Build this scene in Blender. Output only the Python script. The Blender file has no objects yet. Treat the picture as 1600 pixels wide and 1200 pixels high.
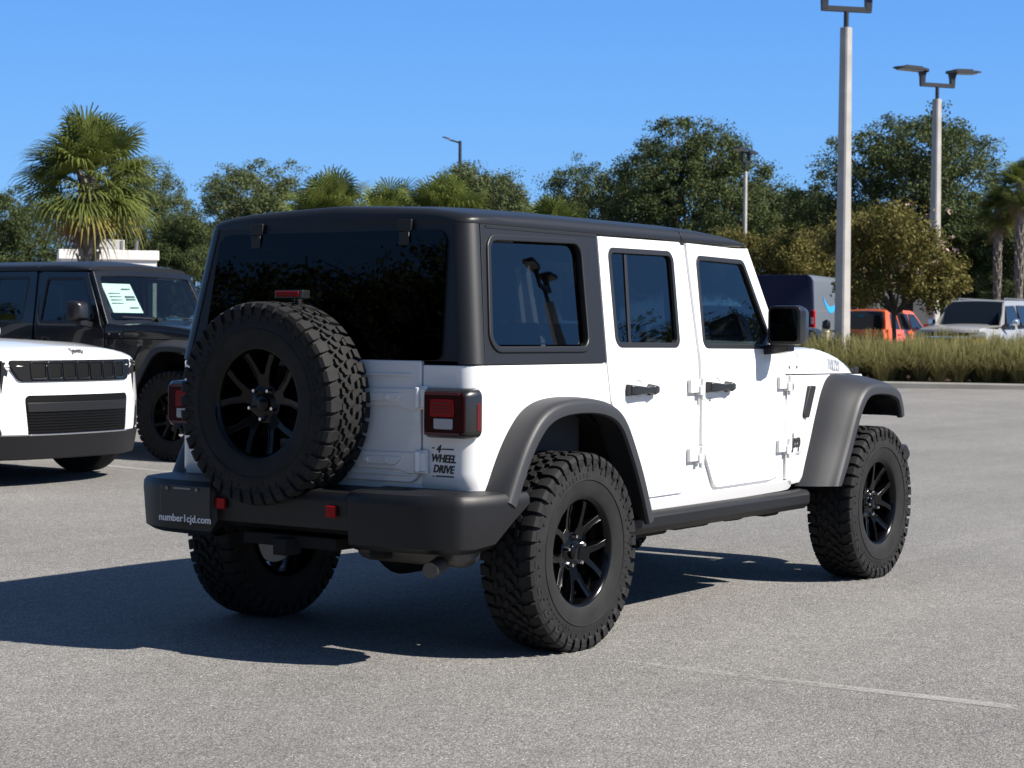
import bpy, bmesh, math, random
import numpy as np
from mathutils import Vector, Matrix, geometry
R = math.radians
PI = math.pi
rng = random.Random(7)
SC = bpy.context.scene
COL = SC.collection

# ---------------------------------------------------------------- camera
CAM = Vector((-6.76, -5.197, 1.325)); YAW, PITCH, ROLL, FPX = 0.6015, -0.0276, 0.0084, 3016.7
def cam_basis():
    f = Vector((math.cos(PITCH)*math.cos(YAW), math.cos(PITCH)*math.sin(YAW), math.sin(PITCH)))
    r = Vector((math.sin(YAW), -math.cos(YAW), 0)); u = r.cross(f)
    return f, r*math.cos(ROLL)+u*math.sin(ROLL), -r*math.sin(ROLL)+u*math.cos(ROLL)
cf, cr, cu = cam_basis()
cam = bpy.data.objects.new('camera', bpy.data.cameras.new('camera'))
COL.objects.link(cam); SC.camera = cam
m = Matrix((cr, cu, -cf)).transposed().to_4x4(); m.translation = CAM
cam.matrix_world = m
cam.data.sensor_width = 36; cam.data.lens = 36*FPX/1600
cam.data.clip_start = 0.1; cam.data.clip_end = 3000
cam.data.dof.use_dof = True; cam.data.dof.focus_distance = 8.6; cam.data.dof.aperture_fstop = 9.0

# ---------------------------------------------------------------- world, sun, exposure
SUN_TO = Vector((0.30, -1.06, 1.0)).normalized()
EL = math.asin(SUN_TO.z); AZ = math.atan2(SUN_TO.x, SUN_TO.y)
w = bpy.data.worlds.new('World'); SC.world = w; w.use_nodes = True
nt = w.node_tree; nt.nodes.clear()
sky = nt.nodes.new('ShaderNodeTexSky'); sky.sky_type = 'NISHITA'; sky.sun_disc = False
sky.sun_elevation = EL; sky.sun_rotation = AZ; sky.altitude = 2500; sky.air_density = 1.0; sky.dust_density = 0.0; sky.ozone_density = 3.5
bg = nt.nodes.new('ShaderNodeBackground'); bg.inputs['Strength'].default_value = 0.075
wo = nt.nodes.new('ShaderNodeOutputWorld')
# clear autumn air: the low band of the sky stays an even blue instead of whitening
tcw = nt.nodes.new('ShaderNodeTexCoord'); spw = nt.nodes.new('ShaderNodeSeparateXYZ'); nt.links.new(tcw.outputs['Generated'], spw.inputs[0])
def wmap(a0, a1, b0, b1):
    x = nt.nodes.new('ShaderNodeMapRange'); nt.links.new(spw.outputs['Z'], x.inputs[0])
    for i_, v_ in enumerate((a0, a1, b0, b1)): x.inputs[i_+1].default_value = v_
    return x.outputs[0]
band = nt.nodes.new('ShaderNodeMix'); band.data_type = 'RGBA'; band.inputs[6].default_value = (1.58, 3.72, 6.9, 1); band.inputs[7].default_value = (.80, 2.62, 6.6, 1)
nt.links.new(wmap(.02, .18, 0, 1), band.inputs[0])
mixw = nt.nodes.new('ShaderNodeMix'); mixw.data_type = 'RGBA'; nt.links.new(wmap(.16, .42, .88, 0), mixw.inputs[0])
nt.links.new(sky.outputs[0], mixw.inputs[6]); nt.links.new(band.outputs[2], mixw.inputs[7])
nt.links.new(mixw.outputs[2], bg.inputs[0]); nt.links.new(bg.outputs[0], wo.inputs[0])
sun = bpy.data.objects.new('sun', bpy.data.lights.new('sun', 'SUN')); COL.objects.link(sun)
sun.data.energy = 5.0; sun.data.angle = R(0.53); sun.data.color = (1.0, 0.94, 0.85)
sun.rotation_euler = SUN_TO.to_track_quat('Z', 'Y').to_euler(); sun.location = (0, -20, 30)
SC.view_settings.view_transform = 'Standard'; SC.view_settings.look = 'None'
SC.view_settings.exposure = 0.95; SC.view_settings.gamma = 1.0
SC.cycles.max_bounces = 8; SC.cycles.transparent_max_bounces = 12
SC.cycles.sample_clamp_indirect = 4.0
SC.cycles.use_denoising = True

# ---------------------------------------------------------------- materials
MATS = {}
def _nodes(name):
    m = bpy.data.materials.new(name); m.use_nodes = True
    n = m.node_tree.nodes; return m, n, m.node_tree.links, n['Principled BSDF']
def mat(name, col, rough=.5, metal=0., spec=.5, coat=0., bump=0., bscale=400., var=0., vscale=3., coat_rough=.03):
    if name in MATS: return MATS[name]
    m, n, l, b = _nodes(name)
    b.inputs['Base Color'].default_value = (*col, 1); b.inputs['Roughness'].default_value = rough
    b.inputs['Metallic'].default_value = metal; b.inputs['Specular IOR Level'].default_value = spec
    b.inputs['Coat Weight'].default_value = coat; b.inputs['Coat Roughness'].default_value = coat_rough
    tc = n.new('ShaderNodeTexCoord')
    if var:
        t = n.new('ShaderNodeTexNoise'); t.inputs['Scale'].default_value = vscale; t.inputs['Detail'].default_value = 6
        mr = n.new('ShaderNodeMapRange'); mr.inputs[1].default_value = .3; mr.inputs[2].default_value = .7
        mr.inputs[3].default_value = 1-var; mr.inputs[4].default_value = 1+var
        hs = n.new('ShaderNodeHueSaturation'); hs.inputs['Color'].default_value = (*col, 1)
        l.new(tc.outputs['Object'], t.inputs['Vector']); l.new(t.outputs['Fac'], mr.inputs[0]); l.new(mr.outputs[0], hs.inputs['Value'])
        l.new(hs.outputs[0], b.inputs['Base Color'])
    if bump:
        t = n.new('ShaderNodeTexNoise'); t.inputs['Scale'].default_value = bscale; t.inputs['Detail'].default_value = 2
        bp = n.new('ShaderNodeBump'); bp.inputs['Strength'].default_value = bump; bp.inputs['Distance'].default_value = .002
        l.new(tc.outputs['Object'], t.inputs['Vector']); l.new(t.outputs['Fac'], bp.inputs['Height']); l.new(bp.outputs[0], b.inputs['Normal'])
    MATS[name] = m; return m
def glass_mat(name, tint, refl=1.0):
    if name in MATS: return MATS[name]
    m, n, l, b = _nodes(name); n.remove(b)
    out = [x for x in n if x.type == 'OUTPUT_MATERIAL'][0]
    tr = n.new('ShaderNodeBsdfTransparent'); tr.inputs[0].default_value = (*tint, 1)
    gl = n.new('ShaderNodeBsdfGlossy'); gl.inputs['Roughness'].default_value = .0; gl.inputs['Color'].default_value = (refl, refl, refl, 1)
    fr = n.new('ShaderNodeFresnel'); fr.inputs[0].default_value = 1.52
    tc = n.new('ShaderNodeTexCoord'); t = n.new('ShaderNodeTexNoise'); t.inputs['Scale'].default_value = 2.2; t.inputs['Detail'].default_value = 0
    bp = n.new('ShaderNodeBump'); bp.inputs['Strength'].default_value = .12; bp.inputs['Distance'].default_value = .02
    l.new(tc.outputs['Object'], t.inputs['Vector']); l.new(t.outputs['Fac'], bp.inputs['Height']); l.new(bp.outputs[0], gl.inputs['Normal'])
    mx = n.new('ShaderNodeMixShader'); ge = n.new('ShaderNodeNewGeometry'); fm = n.new('ShaderNodeMath'); fm.operation = 'MULTIPLY_ADD'; fm.inputs[1].default_value = -1; fm.inputs[2].default_value = 1
    l.new(ge.outputs['Backfacing'], fm.inputs[0]); f2 = n.new('ShaderNodeMath'); f2.operation = 'MULTIPLY'; l.new(fm.outputs[0], f2.inputs[0]); l.new(fr.outputs[0], f2.inputs[1])
    l.new(f2.outputs[0], mx.inputs[0]); l.new(tr.outputs[0], mx.inputs[1]); l.new(gl.outputs[0], mx.inputs[2])
    l.new(mx.outputs[0], out.inputs['Surface']); MATS[name] = m; return m
def leaf_mat(name, c1, c2, trans=.25, vscale=.6):
    if name in MATS: return MATS[name]
    m, n, l, b = _nodes(name)
    tc = n.new('ShaderNodeTexCoord'); t = n.new('ShaderNodeTexNoise'); t.inputs['Scale'].default_value = vscale; t.inputs['Detail'].default_value = 3
    g = n.new('ShaderNodeNewGeometry'); ad = n.new('ShaderNodeMath'); ad.operation = 'MULTIPLY_ADD'
    ad.inputs[1].default_value = .55; ad.inputs[2].default_value = -.05
    a2 = n.new('ShaderNodeMath'); a2.operation = 'MULTIPLY_ADD'; a2.inputs[1].default_value = .6
    mx = n.new('ShaderNodeMix'); mx.data_type = 'RGBA'
    mx.inputs[6].default_value = (*c1, 1); mx.inputs[7].default_value = (*c2, 1)
    l.new(tc.outputs['Object'], t.inputs['Vector']); l.new(g.outputs['Random Per Island'], ad.inputs[0])
    l.new(t.outputs['Fac'], a2.inputs[0]); l.new(ad.outputs[0], a2.inputs[2]); l.new(a2.outputs[0], mx.inputs[0])
    l.new(mx.outputs[2], b.inputs['Base Color']); b.inputs['Roughness'].default_value = .65; b.inputs['Specular IOR Level'].default_value = .18
    if trans:
        tl = n.new('ShaderNodeBsdfTranslucent'); l.new(mx.outputs[2], tl.inputs[0])
        ms = n.new('ShaderNodeMixShader'); ms.inputs[0].default_value = trans
        out = [x for x in n if x.type == 'OUTPUT_MATERIAL'][0]
        l.new(b.outputs[0], ms.inputs[1]); l.new(tl.outputs[0], ms.inputs[2]); l.new(ms.outputs[0], out.inputs['Surface'])
    MATS[name] = m; return m
def asphalt_mat():
    m, n, l, b = _nodes('asphalt')
    tc = n.new('ShaderNodeTexCoord')
    def noise(s, d=2, rgh=.6):
        t = n.new('ShaderNodeTexNoise'); t.inputs['Scale'].default_value = s; t.inputs['Detail'].default_value = d; t.inputs['Roughness'].default_value = rgh
        l.new(tc.outputs['Object'], t.inputs['Vector']); return t.outputs['Fac']
    def mr(src, a, bb, c, d):
        x = n.new('ShaderNodeMapRange'); l.new(src, x.inputs[0])
        for i, v in enumerate((a, bb, c, d)): x.inputs[i+1].default_value = v
        return x.outputs[0]
    def mul(a, bb):
        x = n.new('ShaderNodeMath'); x.operation = 'MULTIPLY'; l.new(a, x.inputs[0]); l.new(bb, x.inputs[1]); return x.outputs[0]
    v = n.new('ShaderNodeTexVoronoi'); v.inputs['Scale'].default_value = 145; l.new(tc.outputs['Object'], v.inputs['Vector'])
    sep = n.new('ShaderNodeSeparateColor'); l.new(v.outputs['Color'], sep.inputs[0])
    pb = mr(sep.outputs[0], 0, 1, .54, 1.36)
    hi = mr(sep.outputs[1], .9, 1, 1.0, 1.75)
    gap = mr(v.outputs['Distance'], .25, .75, 1.06, .72)
    fine = mr(noise(260, 2), .3, .7, .82, 1.18)
    med = mr(noise(9, 5), .3, .7, .92, 1.08)
    big = mr(noise(.55, 5), .3, .7, .88, 1.10)
    val = mul(mul(mul(pb, hi), mul(gap, fine)), mul(med, big))
    mp = n.new('ShaderNodeMapping'); mp.inputs['Scale'].default_value = (.5, 6, 1); mp.inputs['Rotation'].default_value = (0, 0, .9)
    l.new(tc.outputs['Object'], mp.inputs[0]); t2 = n.new('ShaderNodeTexNoise'); t2.inputs['Scale'].default_value = .35; t2.inputs['Detail'].default_value = 4
    l.new(mp.outputs[0], t2.inputs[0]); val = mul(val, mr(t2.outputs['Fac'], .35, .65, .95, 1.05)); val = mul(val, mr(noise(.9, 3), .66, .74, 1.0, .86))
    hs = n.new('ShaderNodeHueSaturation'); hs.inputs['Color'].default_value = (.206, .199, .189, 1); l.new(val, hs.inputs['Value'])
    l.new(hs.outputs[0], b.inputs['Base Color']); b.inputs['Roughness'].default_value = .85; b.inputs['Specular IOR Level'].default_value = .25
    bp = n.new('ShaderNodeBump'); bp.inputs['Strength'].default_value = .6; bp.inputs['Distance'].default_value = .004
    inv = mr(v.outputs['Distance'], 0, .8, 1, 0); l.new(inv, bp.inputs['Height']); l.new(bp.outputs[0], b.inputs['Normal'])
    return m
def worn_paint_mat():
    m, n, l, b = _nodes('worn_line_paint')
    tc = n.new('ShaderNodeTexCoord'); t = n.new('ShaderNodeTexNoise'); t.inputs['Scale'].default_value = 26; t.inputs['Detail'].default_value = 8; t.inputs['Roughness'].default_value = .75
    t2 = n.new('ShaderNodeTexNoise'); t2.inputs['Scale'].default_value = 1.3; t2.inputs['Detail'].default_value = 3
    ad = n.new('ShaderNodeMath'); ad.operation = 'ADD'; l.new(tc.outputs['Object'], t.inputs[0]); l.new(tc.outputs['Object'], t2.inputs[0])
    l.new(t.outputs['Fac'], ad.inputs[0]); l.new(t2.outputs['Fac'], ad.inputs[1])
    mr = n.new('ShaderNodeMapRange'); mr.inputs[1].default_value = .84; mr.inputs[2].default_value = 1.10; mr.inputs[3].default_value = .0; mr.inputs[4].default_value = .34
    l.new(ad.outputs[0], mr.inputs[0]); l.new(mr.outputs[0], b.inputs['Alpha'])
    b.inputs['Base Color'].default_value = (.50, .49, .46, 1); b.inputs['Roughness'].default_value = .8
    return m

WHITE = mat('white_paint', (.72, .72, .72), .32, coat=1.0)
BLKPAINT = mat('black_paint', (.005, .0055, .007), .25, coat=.6, spec=.3)
HARD = mat('black_hardtop', (.0085, .009, .0105), .42, spec=.42, bump=.08, bscale=700)
FLARE = mat('grey_black_plastic', (.024, .025, .028), .5, spec=.40, bump=.10, bscale=900)
BUMP_M = mat('bumper_plastic', (.006, .006, .0072), .48, spec=.36, bump=.10, bscale=900)
RUBBER = mat('tyre_rubber', (.0125, .0125, .0128), .75, spec=.25, bump=.15, bscale=500, var=.25, vscale=14)
SEAL = mat('black_rubber_seal', (.010, .010, .011), .45)
RIMB = mat('gloss_black_rim', (.0015, .0015, .002), .20, coat=.06, spec=.2)
CHROME = mat('chrome', (.75, .75, .77), .12, metal=1.)
STEEL = mat('dull_steel', (.22, .22, .23), .45, metal=.9)
DARK = mat('dark_underbody', (.010, .010, .011), .8, spec=.2)
SEAT = mat('dark_cabin_trim', (.022, .022, .025), .8)
PALETRIM = mat('grey_cabin_liner', (.16, .16, .15), .9)
REDL = mat('red_lamp_lens', (.26, .003, .005), .25, coat=.0, spec=.15)
REDD = mat('dark_red_lamp_lens', (.030, .0012, .0016), .30, spec=.10)
CLEARL = mat('clear_lamp_lens', (.30, .31, .34), .15, coat=.6)
SMOKE = mat('smoked_lamp_lens', (.012, .011, .011), .06, coat=1.)
AMBER = mat('amber_lens', (.6, .18, .02), .15, coat=.6)
INK = mat('black_decal', (.022, .023, .026), .45)
GINK = mat('grey_decal', (.30, .32, .36), .45)
LETW = mat('white_lettering', (.72, .73, .75), .5)
PRIV = glass_mat('privacy_glass', (.20, .21, .23), 1.0); REARG = glass_mat('rear_privacy_glass', (.12, .125, .14), .36)
TINT = glass_mat('tinted_glass', (.32, .36, .37), 1.0)
CLEAR = glass_mat('windscreen_glass', (.80, .86, .85), 1.0)

# ---------------------------------------------------------------- object helpers
def tag(o, label=None, cat=None, group=None, kind=None):
    if label: o['label'] = label
    if cat: o['category'] = cat
    if group: o['group'] = group
    if kind: o['kind'] = kind
    return o
def thing(name, label, cat, loc=(0, 0, 0), rz=0., group=None):
    o = bpy.data.objects.new(name, None); COL.objects.link(o)
    o.location = loc; o.rotation_euler = (0, 0, rz); o.empty_display_size = .2
    return tag(o, label, cat, group)
def empty_part(name, parent, loc, rot=(0, 0, 0)):
    o = bpy.data.objects.new(name, None); COL.objects.link(o); o.parent = parent
    o.location = loc; o.rotation_euler = rot; o.empty_display_size = .1
    return o
def link_mesh(name, me, material, parent=None, loc=(0, 0, 0), rot=(0, 0, 0), scale=(1, 1, 1)):
    o = bpy.data.objects.new(name, me); COL.objects.link(o)
    if material is not None and not me.materials: me.materials.append(material)
    o.parent = parent; o.location = loc; o.rotation_euler = rot; o.scale = scale
    return o
def copy_tree(o, parent=None):
    c = o.copy(); COL.objects.link(c); c.parent = parent
    for ch in o.children: copy_tree(ch, c)
    return c
def finish(bm, angle=38, smooth=True):
    me = bpy.data.meshes.new('mesh')
    bmesh.ops.recalc_face_normals(bm, faces=bm.faces)
    bm.to_mesh(me); bm.free()
    if smooth:
        me.shade_smooth(); me.set_sharp_from_angle(angle=R(angle))
    return me
def arc(c, r, a0, a1, n):
    return [(c[0]+r*math.cos(a0+(a1-a0)*i/n), c[1]+r*math.sin(a0+(a1-a0)*i/n)) for i in range(n+1)]
def rpoly(pts, seg=5):
    """polygon with rounded corners; pts = (u, v, radius)"""
    out = []; n = len(pts)
    for i in range(n):
        p = Vector(pts[i][:2]); r = pts[i][2] if len(pts[i]) > 2 else 0
        if r <= 0: out.append((p.x, p.y)); continue
        a = (Vector(pts[i-1][:2])-p); b = (Vector(pts[(i+1) % n][:2])-p)
        la, lb = a.length, b.length; a.normalize(); b.normalize()
        ang = a.angle(b); t = min(r/math.tan(ang/2), .48*la, .48*lb); rr = t*math.tan(ang/2)
        c = p+(a+b).normalized()*(rr/math.sin(ang/2)); s = p+a*t-c; e = p+b*t-c
        a0 = math.atan2(s.y, s.x); d = math.atan2(s.x*e.y-s.y*e.x, s.dot(e))
        out += [(c.x+rr*math.cos(a0+d*k/seg), c.y+rr*math.sin(a0+d*k/seg)) for k in range(seg+1)]
    return out
def inset(poly, d):
    """offset polygon inward by d (outward when negative)"""
    n = len(poly); A = sum(poly[i-1][0]*poly[i][1]-poly[i][0]*poly[i-1][1] for i in range(n)); s = 1 if A > 0 else -1
    out = []
    for i in range(n):
        p = Vector(poly[i]); a = p-Vector(poly[i-1]); b = Vector(poly[(i+1) % n])-p
        if a.length < 1e-6: a = b
        if b.length < 1e-6: b = a
        na = Vector((-a.y, a.x)).normalized()*s; nb = Vector((-b.y, b.x)).normalized()*s
        k = (na+nb); k = k/max(.35, k.length_squared)*2
        out.append((p.x+k.x*d, p.y+k.y*d))
    return out

class MB:
    def __init__(s): s.bm = bmesh.new()
    def v(s, p): return s.bm.verts.new(p)
    def face(s, vs):
        try: return s.bm.faces.new(vs)
        except ValueError: return None
    def box(s, c, d, M=None, taper=None):
        x, y, z = d[0]/2, d[1]/2, d[2]/2
        vs = []
        for k, (sx, sy, sz) in enumerate([(-1,-1,-1),(1,-1,-1),(1,1,-1),(-1,1,-1),(-1,-1,1),(1,-1,1),(1,1,1),(-1,1,1)]):
            t = taper if (taper and sz > 0) else (1, 1)
            q = Vector((sx*x*t[0], sy*y*t[1], sz*z))
            if M: q = M @ q
            vs.append(s.v(q+Vector(c)))
        for f in ((0,3,2,1),(4,5,6,7),(0,1,5,4),(1,2,6,5),(2,3,7,6),(3,0,4,7)): s.face([vs[i] for i in f])
        return s
    def loft(s, rings, close=True, cap=True, loop=False):
        vr = [[s.v(p) for p in r] for r in rings]; n = len(vr[0])
        rr = range(len(vr)) if loop else range(len(vr)-1)
        for i in rr:
            a, b = vr[i], vr[(i+1) % len(vr)]
            for j in range(n if close else n-1): s.face([a[j], a[(j+1) % n], b[(j+1) % n], b[j]])
        if cap and close and not loop: s.face(vr[0]); s.face(list(reversed(vr[-1])))
        return s
    def prism(s, poly, lo, hi, fr=lambda u, v, w: (u, v, w)):
        return s.loft([[fr(u, v, lo) for u, v in poly], [fr(u, v, hi) for u, v in poly]])
    def lathe(s, prof, n=48, axis='y', closed=False):
        rings = []
        for i in range(n):
            a = 2*PI*i/n; c, sn = math.cos(a), math.sin(a)
            rings.append([{'y': (r*c, t, r*sn), 'z': (r*c, r*sn, t), 'x': (t, r*c, r*sn)}[axis] for t, r in prof])
        return s.loft(rings, close=closed, cap=False, loop=True)
    def tube(s, pts, rad, n=8, cap=True):
        rings = []; pts = [Vector(p) for p in pts]
        for i, p in enumerate(pts):
            t = (pts[min(i+1, len(pts)-1)]-pts[max(i-1, 0)]).normalized()
            up = Vector((0, 0, 1)) if abs(t.z) < .9 else Vector((1, 0, 0))
            a = t.cross(up).normalized(); b = a.cross(t)
            r = rad[i] if isinstance(rad, (list, tuple)) else rad
            rings.append([p+(a*math.cos(2*PI*k/n)+b*math.sin(2*PI*k/n))*r for k in range(n)])
        return s.loft(rings, cap=cap)
    def xform(s, M): bmesh.ops.transform(s.bm, matrix=M, verts=s.bm.verts); return s
    def build(s, name, material, parent=None, bevel=0., seg=2, angle=38, **kw):
        me = finish(s.bm, angle)
        o = link_mesh(name, me, material, parent, **kw)
        if bevel: add_bevel(o, bevel, seg)
        return o
def add_bevel(o, wd, seg=2, ang=40):
    o.data.shade_smooth()
    a = o.data.attributes.get('sharp_edge')
    if a: o.data.attributes.remove(a)
    md = o.modifiers.new('bevel', 'BEVEL'); md.width = wd; md.segments = seg; md.limit_method = 'ANGLE'; md.angle_limit = R(ang)
    md.harden_normals = True; md.use_clamp_overlap = True
def slab(outline, holes, cuts_u, cuts_v, mapf, th, flip=False):
    """flat outline (u,v) with holes, cut along grid lines, mapped by mapf(u,v,depth) and given thickness"""
    loops = [[Vector((u, v, 0)) for u, v in outline]]+[[Vector((u, v, 0)) for u, v in h] for h in holes]
    flat = [p for lp in loops for p in lp]
    tris = geometry.tessellate_polygon(loops)
    bm = bmesh.new(); vs = [bm.verts.new(p) for p in flat]
    for t in tris:
        try: bm.faces.new([vs[i] for i in t])
        except ValueError: pass
    bmesh.ops.remove_doubles(bm, verts=bm.verts, dist=1e-5)
    bmesh.ops.recalc_face_normals(bm, faces=bm.faces)
    bmesh.ops.dissolve_limit(bm, angle_limit=.01, verts=bm.verts, edges=bm.edges)
    for ax, cuts in ((0, cuts_u), (1, cuts_v)):
        for c in cuts:
            co = [0, 0, 0]; no = [0, 0, 0]; co[ax] = c; no[ax] = 1
            bmesh.ops.bisect_plane(bm, geom=bm.verts[:]+bm.edges[:]+bm.faces[:], plane_co=co, plane_no=no, dist=1e-5)
    top = bm.faces[:]
    ret = bmesh.ops.extrude_face_region(bm, geom=top, use_keep_orig=True)
    newv = set(x for x in ret['geom'] if isinstance(x, bmesh.types.BMVert))
    for x in bm.verts:
        u, v = x.co.x, x.co.y
        x.co = mapf(u, v, th if x in newv else 0.)
    return bm
def text_bm(txt, size, bold=0., shear=0., depth=.003, sx=1., spacing=1.):
    cu_ = bpy.data.curves.new('lettering', 'FONT'); cu_.body = txt; cu_.size = size; cu_.offset = bold; cu_.shear = shear
    cu_.extrude = depth/2; cu_.align_x = 'CENTER'; cu_.align_y = 'CENTER'; cu_.resolution_u = 3; cu_.space_character = spacing
    o = bpy.data.objects.new('lettering', cu_); COL.objects.link(o)
    bpy.context.view_layer.update()
    me = bpy.data.meshes.new_from_object(o.evaluated_get(bpy.context.evaluated_depsgraph_get()))
    bpy.data.objects.remove(o)
    bm = bmesh.new(); bm.from_mesh(me); bpy.data.meshes.remove(me)
    bmesh.ops.scale(bm, vec=(sx, 1, 1), verts=bm.verts)
    return bm
def lettering(txt, size, X, Y, pos, material, parent, name='lettering', **kw):
    bm = text_bm(txt, size, **kw); X = Vector(X).normalized(); Y = Vector(Y).normalized(); Z = X.cross(Y)
    M = Matrix((X, Y, Z)).transposed().to_4x4(); M.translation = pos
    bmesh.ops.transform(bm, matrix=M, verts=bm.verts)
    return link_mesh(name, finish(bm, smooth=False), material, parent)

def gz(x, y):
    t = min(max((y-2.0)/7.5, 0.), 1.)
    d = (x-CAM.x)*math.cos(YAW)+(y-CAM.y)*math.sin(YAW); e = min(max((d-42)/8, 0.), 1.)
    return .15*(t*t*(3-2*t)*.45+t*.55)+.20*e*e*(3-2*e)

# ---------------------------------------------------------------- ground
def build_ground():
    xs = [-600, -200, -80, -30]+list(np.arange(-14, 60, 2.))+[80, 120, 250, 700, 1500]
    ys = [-800, -250, -90, -40, -20]+list(np.arange(-10, 14, .8))+[18, 25, 40, 80, 150, 400, 1200]
    v = [(x, y, gz(x, y)) for y in ys for x in xs]; nx = len(xs)
    f = [(j*nx+i, j*nx+i+1, (j+1)*nx+i+1, (j+1)*nx+i) for j in range(len(ys)-1) for i in range(nx-1)]
    me = bpy.data.meshes.new('ground'); me.from_pydata(v, [], f); me.shade_smooth()
    o = link_mesh('ground', me, asphalt_mat()); tag(o, 'light grey sunlit asphalt of the parking lot', None, kind='structure')
    WP = worn_paint_mat()
    def line(x0, y0, x1, y1, wd, label):
        a = Vector((x0, y0)); b = Vector((x1, y1)); n_ = Vector((-(b-a).y, (b-a).x)).normalized()*wd/2
        N = 24; vs = []; fs = []
        for i in range(N+1):
            q = a+(b-a)*i/N
            for sg in (-1, 1):
                t = q+n_*sg; vs.append((t.x, t.y, gz(t.x, t.y)+.004))
        for i in range(N): fs.append((2*i, 2*i+1, 2*i+3, 2*i+2))
        me = bpy.data.meshes.new('line'); me.from_pydata(vs, [], fs)
        tag(link_mesh('parking_line', me, WP), label, None, kind='structure')
    line(-.157, -1.06, -.03, -6.5, .075, 'faded white parking line on the asphalt beside the white off-roader')
    line(5.15, 5.9, 5.15, 11.5, .10, 'faded white bay line between the parked white and black cars')
    line(2.3, 5.9, 2.3, 11.5, .10, 'faded white bay line left of the parked white car')
build_ground()
# ---------------------------------------------------------------- mud-terrain wheel (axis y, outboard side -y)
TR, TW = .416, .285
def make_tyre_mesh():
    mb = MB(); h = TW/2
    side = [(-.112, .222), (-.122, .226), (-.128, .234), (-.136, .262), (-.1405, .30), (-.1415, .325), (-.1385, .332), (-.138, .348), (-.134, .372), (-.126, .392), (-.112, .399), (-.06, .4015), (0, .402)]
    prof = side+[(-t, r) for t, r in reversed(side[:-1])]
    mb.lathe(prof, 96, 'y')
    N = 42; pitch = 2*PI/N
    def lug(t_pts_in, base=.398):
        # t_pts: list of rings; each ring = (y, r, ta, tb); solid between outer ring surface and base
        rings = []
        for (y, r, ta, tb, rb) in t_pts_in:
            ring = []
            for (t, rr) in ((ta, r), (tb, r), (tb, rb), (ta, rb)): ring.append((rr*math.cos(t), y, rr*math.sin(t)))
            rings.append(ring)
        mb.loft(rings)
    for k in range(N):
        a = k*pitch
        for s in (-1, 1):
            ph = a+(0 if s < 0 else pitch*.5)
            w2 = pitch*.36
            long_ = (k % 2 == 0)
            yi = .072 if long_ else .084
            ye = .1455 if long_ else .1430
            skew = .012
            lug([(s*yi, .4155, ph-w2*.75+skew, ph+w2*.75+skew, .398), (s*.118, .4145, ph-w2, ph+w2, .395), (s*.136, .4085, ph-w2, ph+w2, .385), (s*ye, .392, ph-w2*.96, ph+w2*.9, .38), (s*(ye-.001), .378 if long_ else .386, ph-w2*.85, ph+w2*.7, .365), (s*.137, .368 if long_ else .378, ph-w2*.8, ph+w2*.6, .355)])
            # sidewall biter below
            lug([(s*.136, .352, ph-w2*.55, ph-w2*.05, .335), (s*.1425, .350, ph-w2*.5, ph-w2*.1, .338)] if long_ else [(s*.136, .362, ph+w2*.1, ph+w2*.7, .340), (s*.1435, .358, ph+w2*.15, ph+w2*.65, .343)])
            # centre lugs, interlocked chevrons
            pc = ph+pitch*.30
            lug([(s*.004, .416, pc-w2*.95, pc+w2*.15, .398), (s*.022, .416, pc-w2*.75, pc+w2*.75, .398), (s*.034, .416, pc-w2*.2, pc+w2*.8, .398), (s*.040, .4155, pc-w2*.1, pc+w2*.7, .398)])
            pd = ph-pitch*.12
            lug([(s*.046, .416, pd-w2*.7, pd+w2*.55, .398), (s*.058, .416, pd-w2*.6, pd+w2*.85, .398), (s*.066, .4155, pd-w2*.2, pd+w2*.8, .398)])
    # raised sidewall rings and blocky lettering band
    for s in (-1, 1):
        mb.lathe([(s*.1415, .300), (s*.1445, .302), (s*.1445, .306), (s*.1415, .308)], 96, 'y')
        for g in range(3):
            for q in range(9):
                t = g*2*PI/3+q*.085; ww = rng.uniform(.022, .030)
                lug([(s*.139, .330, t, t+ww, .312), (s*.1430, .329, t+.003, t+ww-.003, .313)])
    return finish(mb.bm, 32)
def make_rim_mesh():
    mb = MB()
    mb.lathe([(-.112, .224), (-.122, .232), (-.126, .230), (-.124, .224), (-.112, .2145), (-.095, .209), (-.06, .205), (.04, .196), (.10, .205), (.112, .224)], 72, 'y')
    def pol(r, a): return (r*math.cos(a), r*math.sin(a))
    def blade(poly, yo, yi):  # yo(r), outer face depth; yi inner depth
        rings = []
        for off in (0, 1):
            rings.append([(u, (yo if off == 0 else yi)(math.hypot(u, v_)), v_) for u, v_ in poly])
        mb.loft(rings)
    yo = lambda r: -.070-.036*max(0, (r-.06))/.15; yi = lambda r: -.030-.03*max(0, (r-.06))/.15
    for k in range(5):
        a = PI/2+k*2*PI/5
        # stem
        blade([pol(.045, a-.5), pol(.085, a-.36), pol(.125, a-.26), pol(.125, a+.26), pol(.085, a+.36), pol(.045, a+.5)], yo, yi)
        for s in (-1, 1):
            poly = [pol(.115, a+s*.05), pol(.115, a+s*.30), pol(.16, a+s*.345), pol(.2125, a+s*.41), pol(.2125, a+s*.27), pol(.165, a+s*.19)]
            blade(poly, yo, yi)
            # chamfer rib on the outer edge of each arm
            poly2 = [pol(.10, a+s*.33), pol(.16, a+s*.35), pol(.209, a+s*.415), pol(.209, a+s*.385), pol(.16, a+s*.31), pol(.10, a+s*.27)]
            blade(poly2, lambda r: yo(r)-.004, lambda r: yo(r)+.01)
    mb.lathe([(-.074, .001), (-.074, .075), (-.070, .082), (-.03, .085), (-.03, .001)], 40, 'y')
    mb.lathe([(-.090, .001), (-.090, .026), (-.086, .032), (-.07, .034)], 32, 'y')
    return finish(mb.bm, 30)
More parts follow.
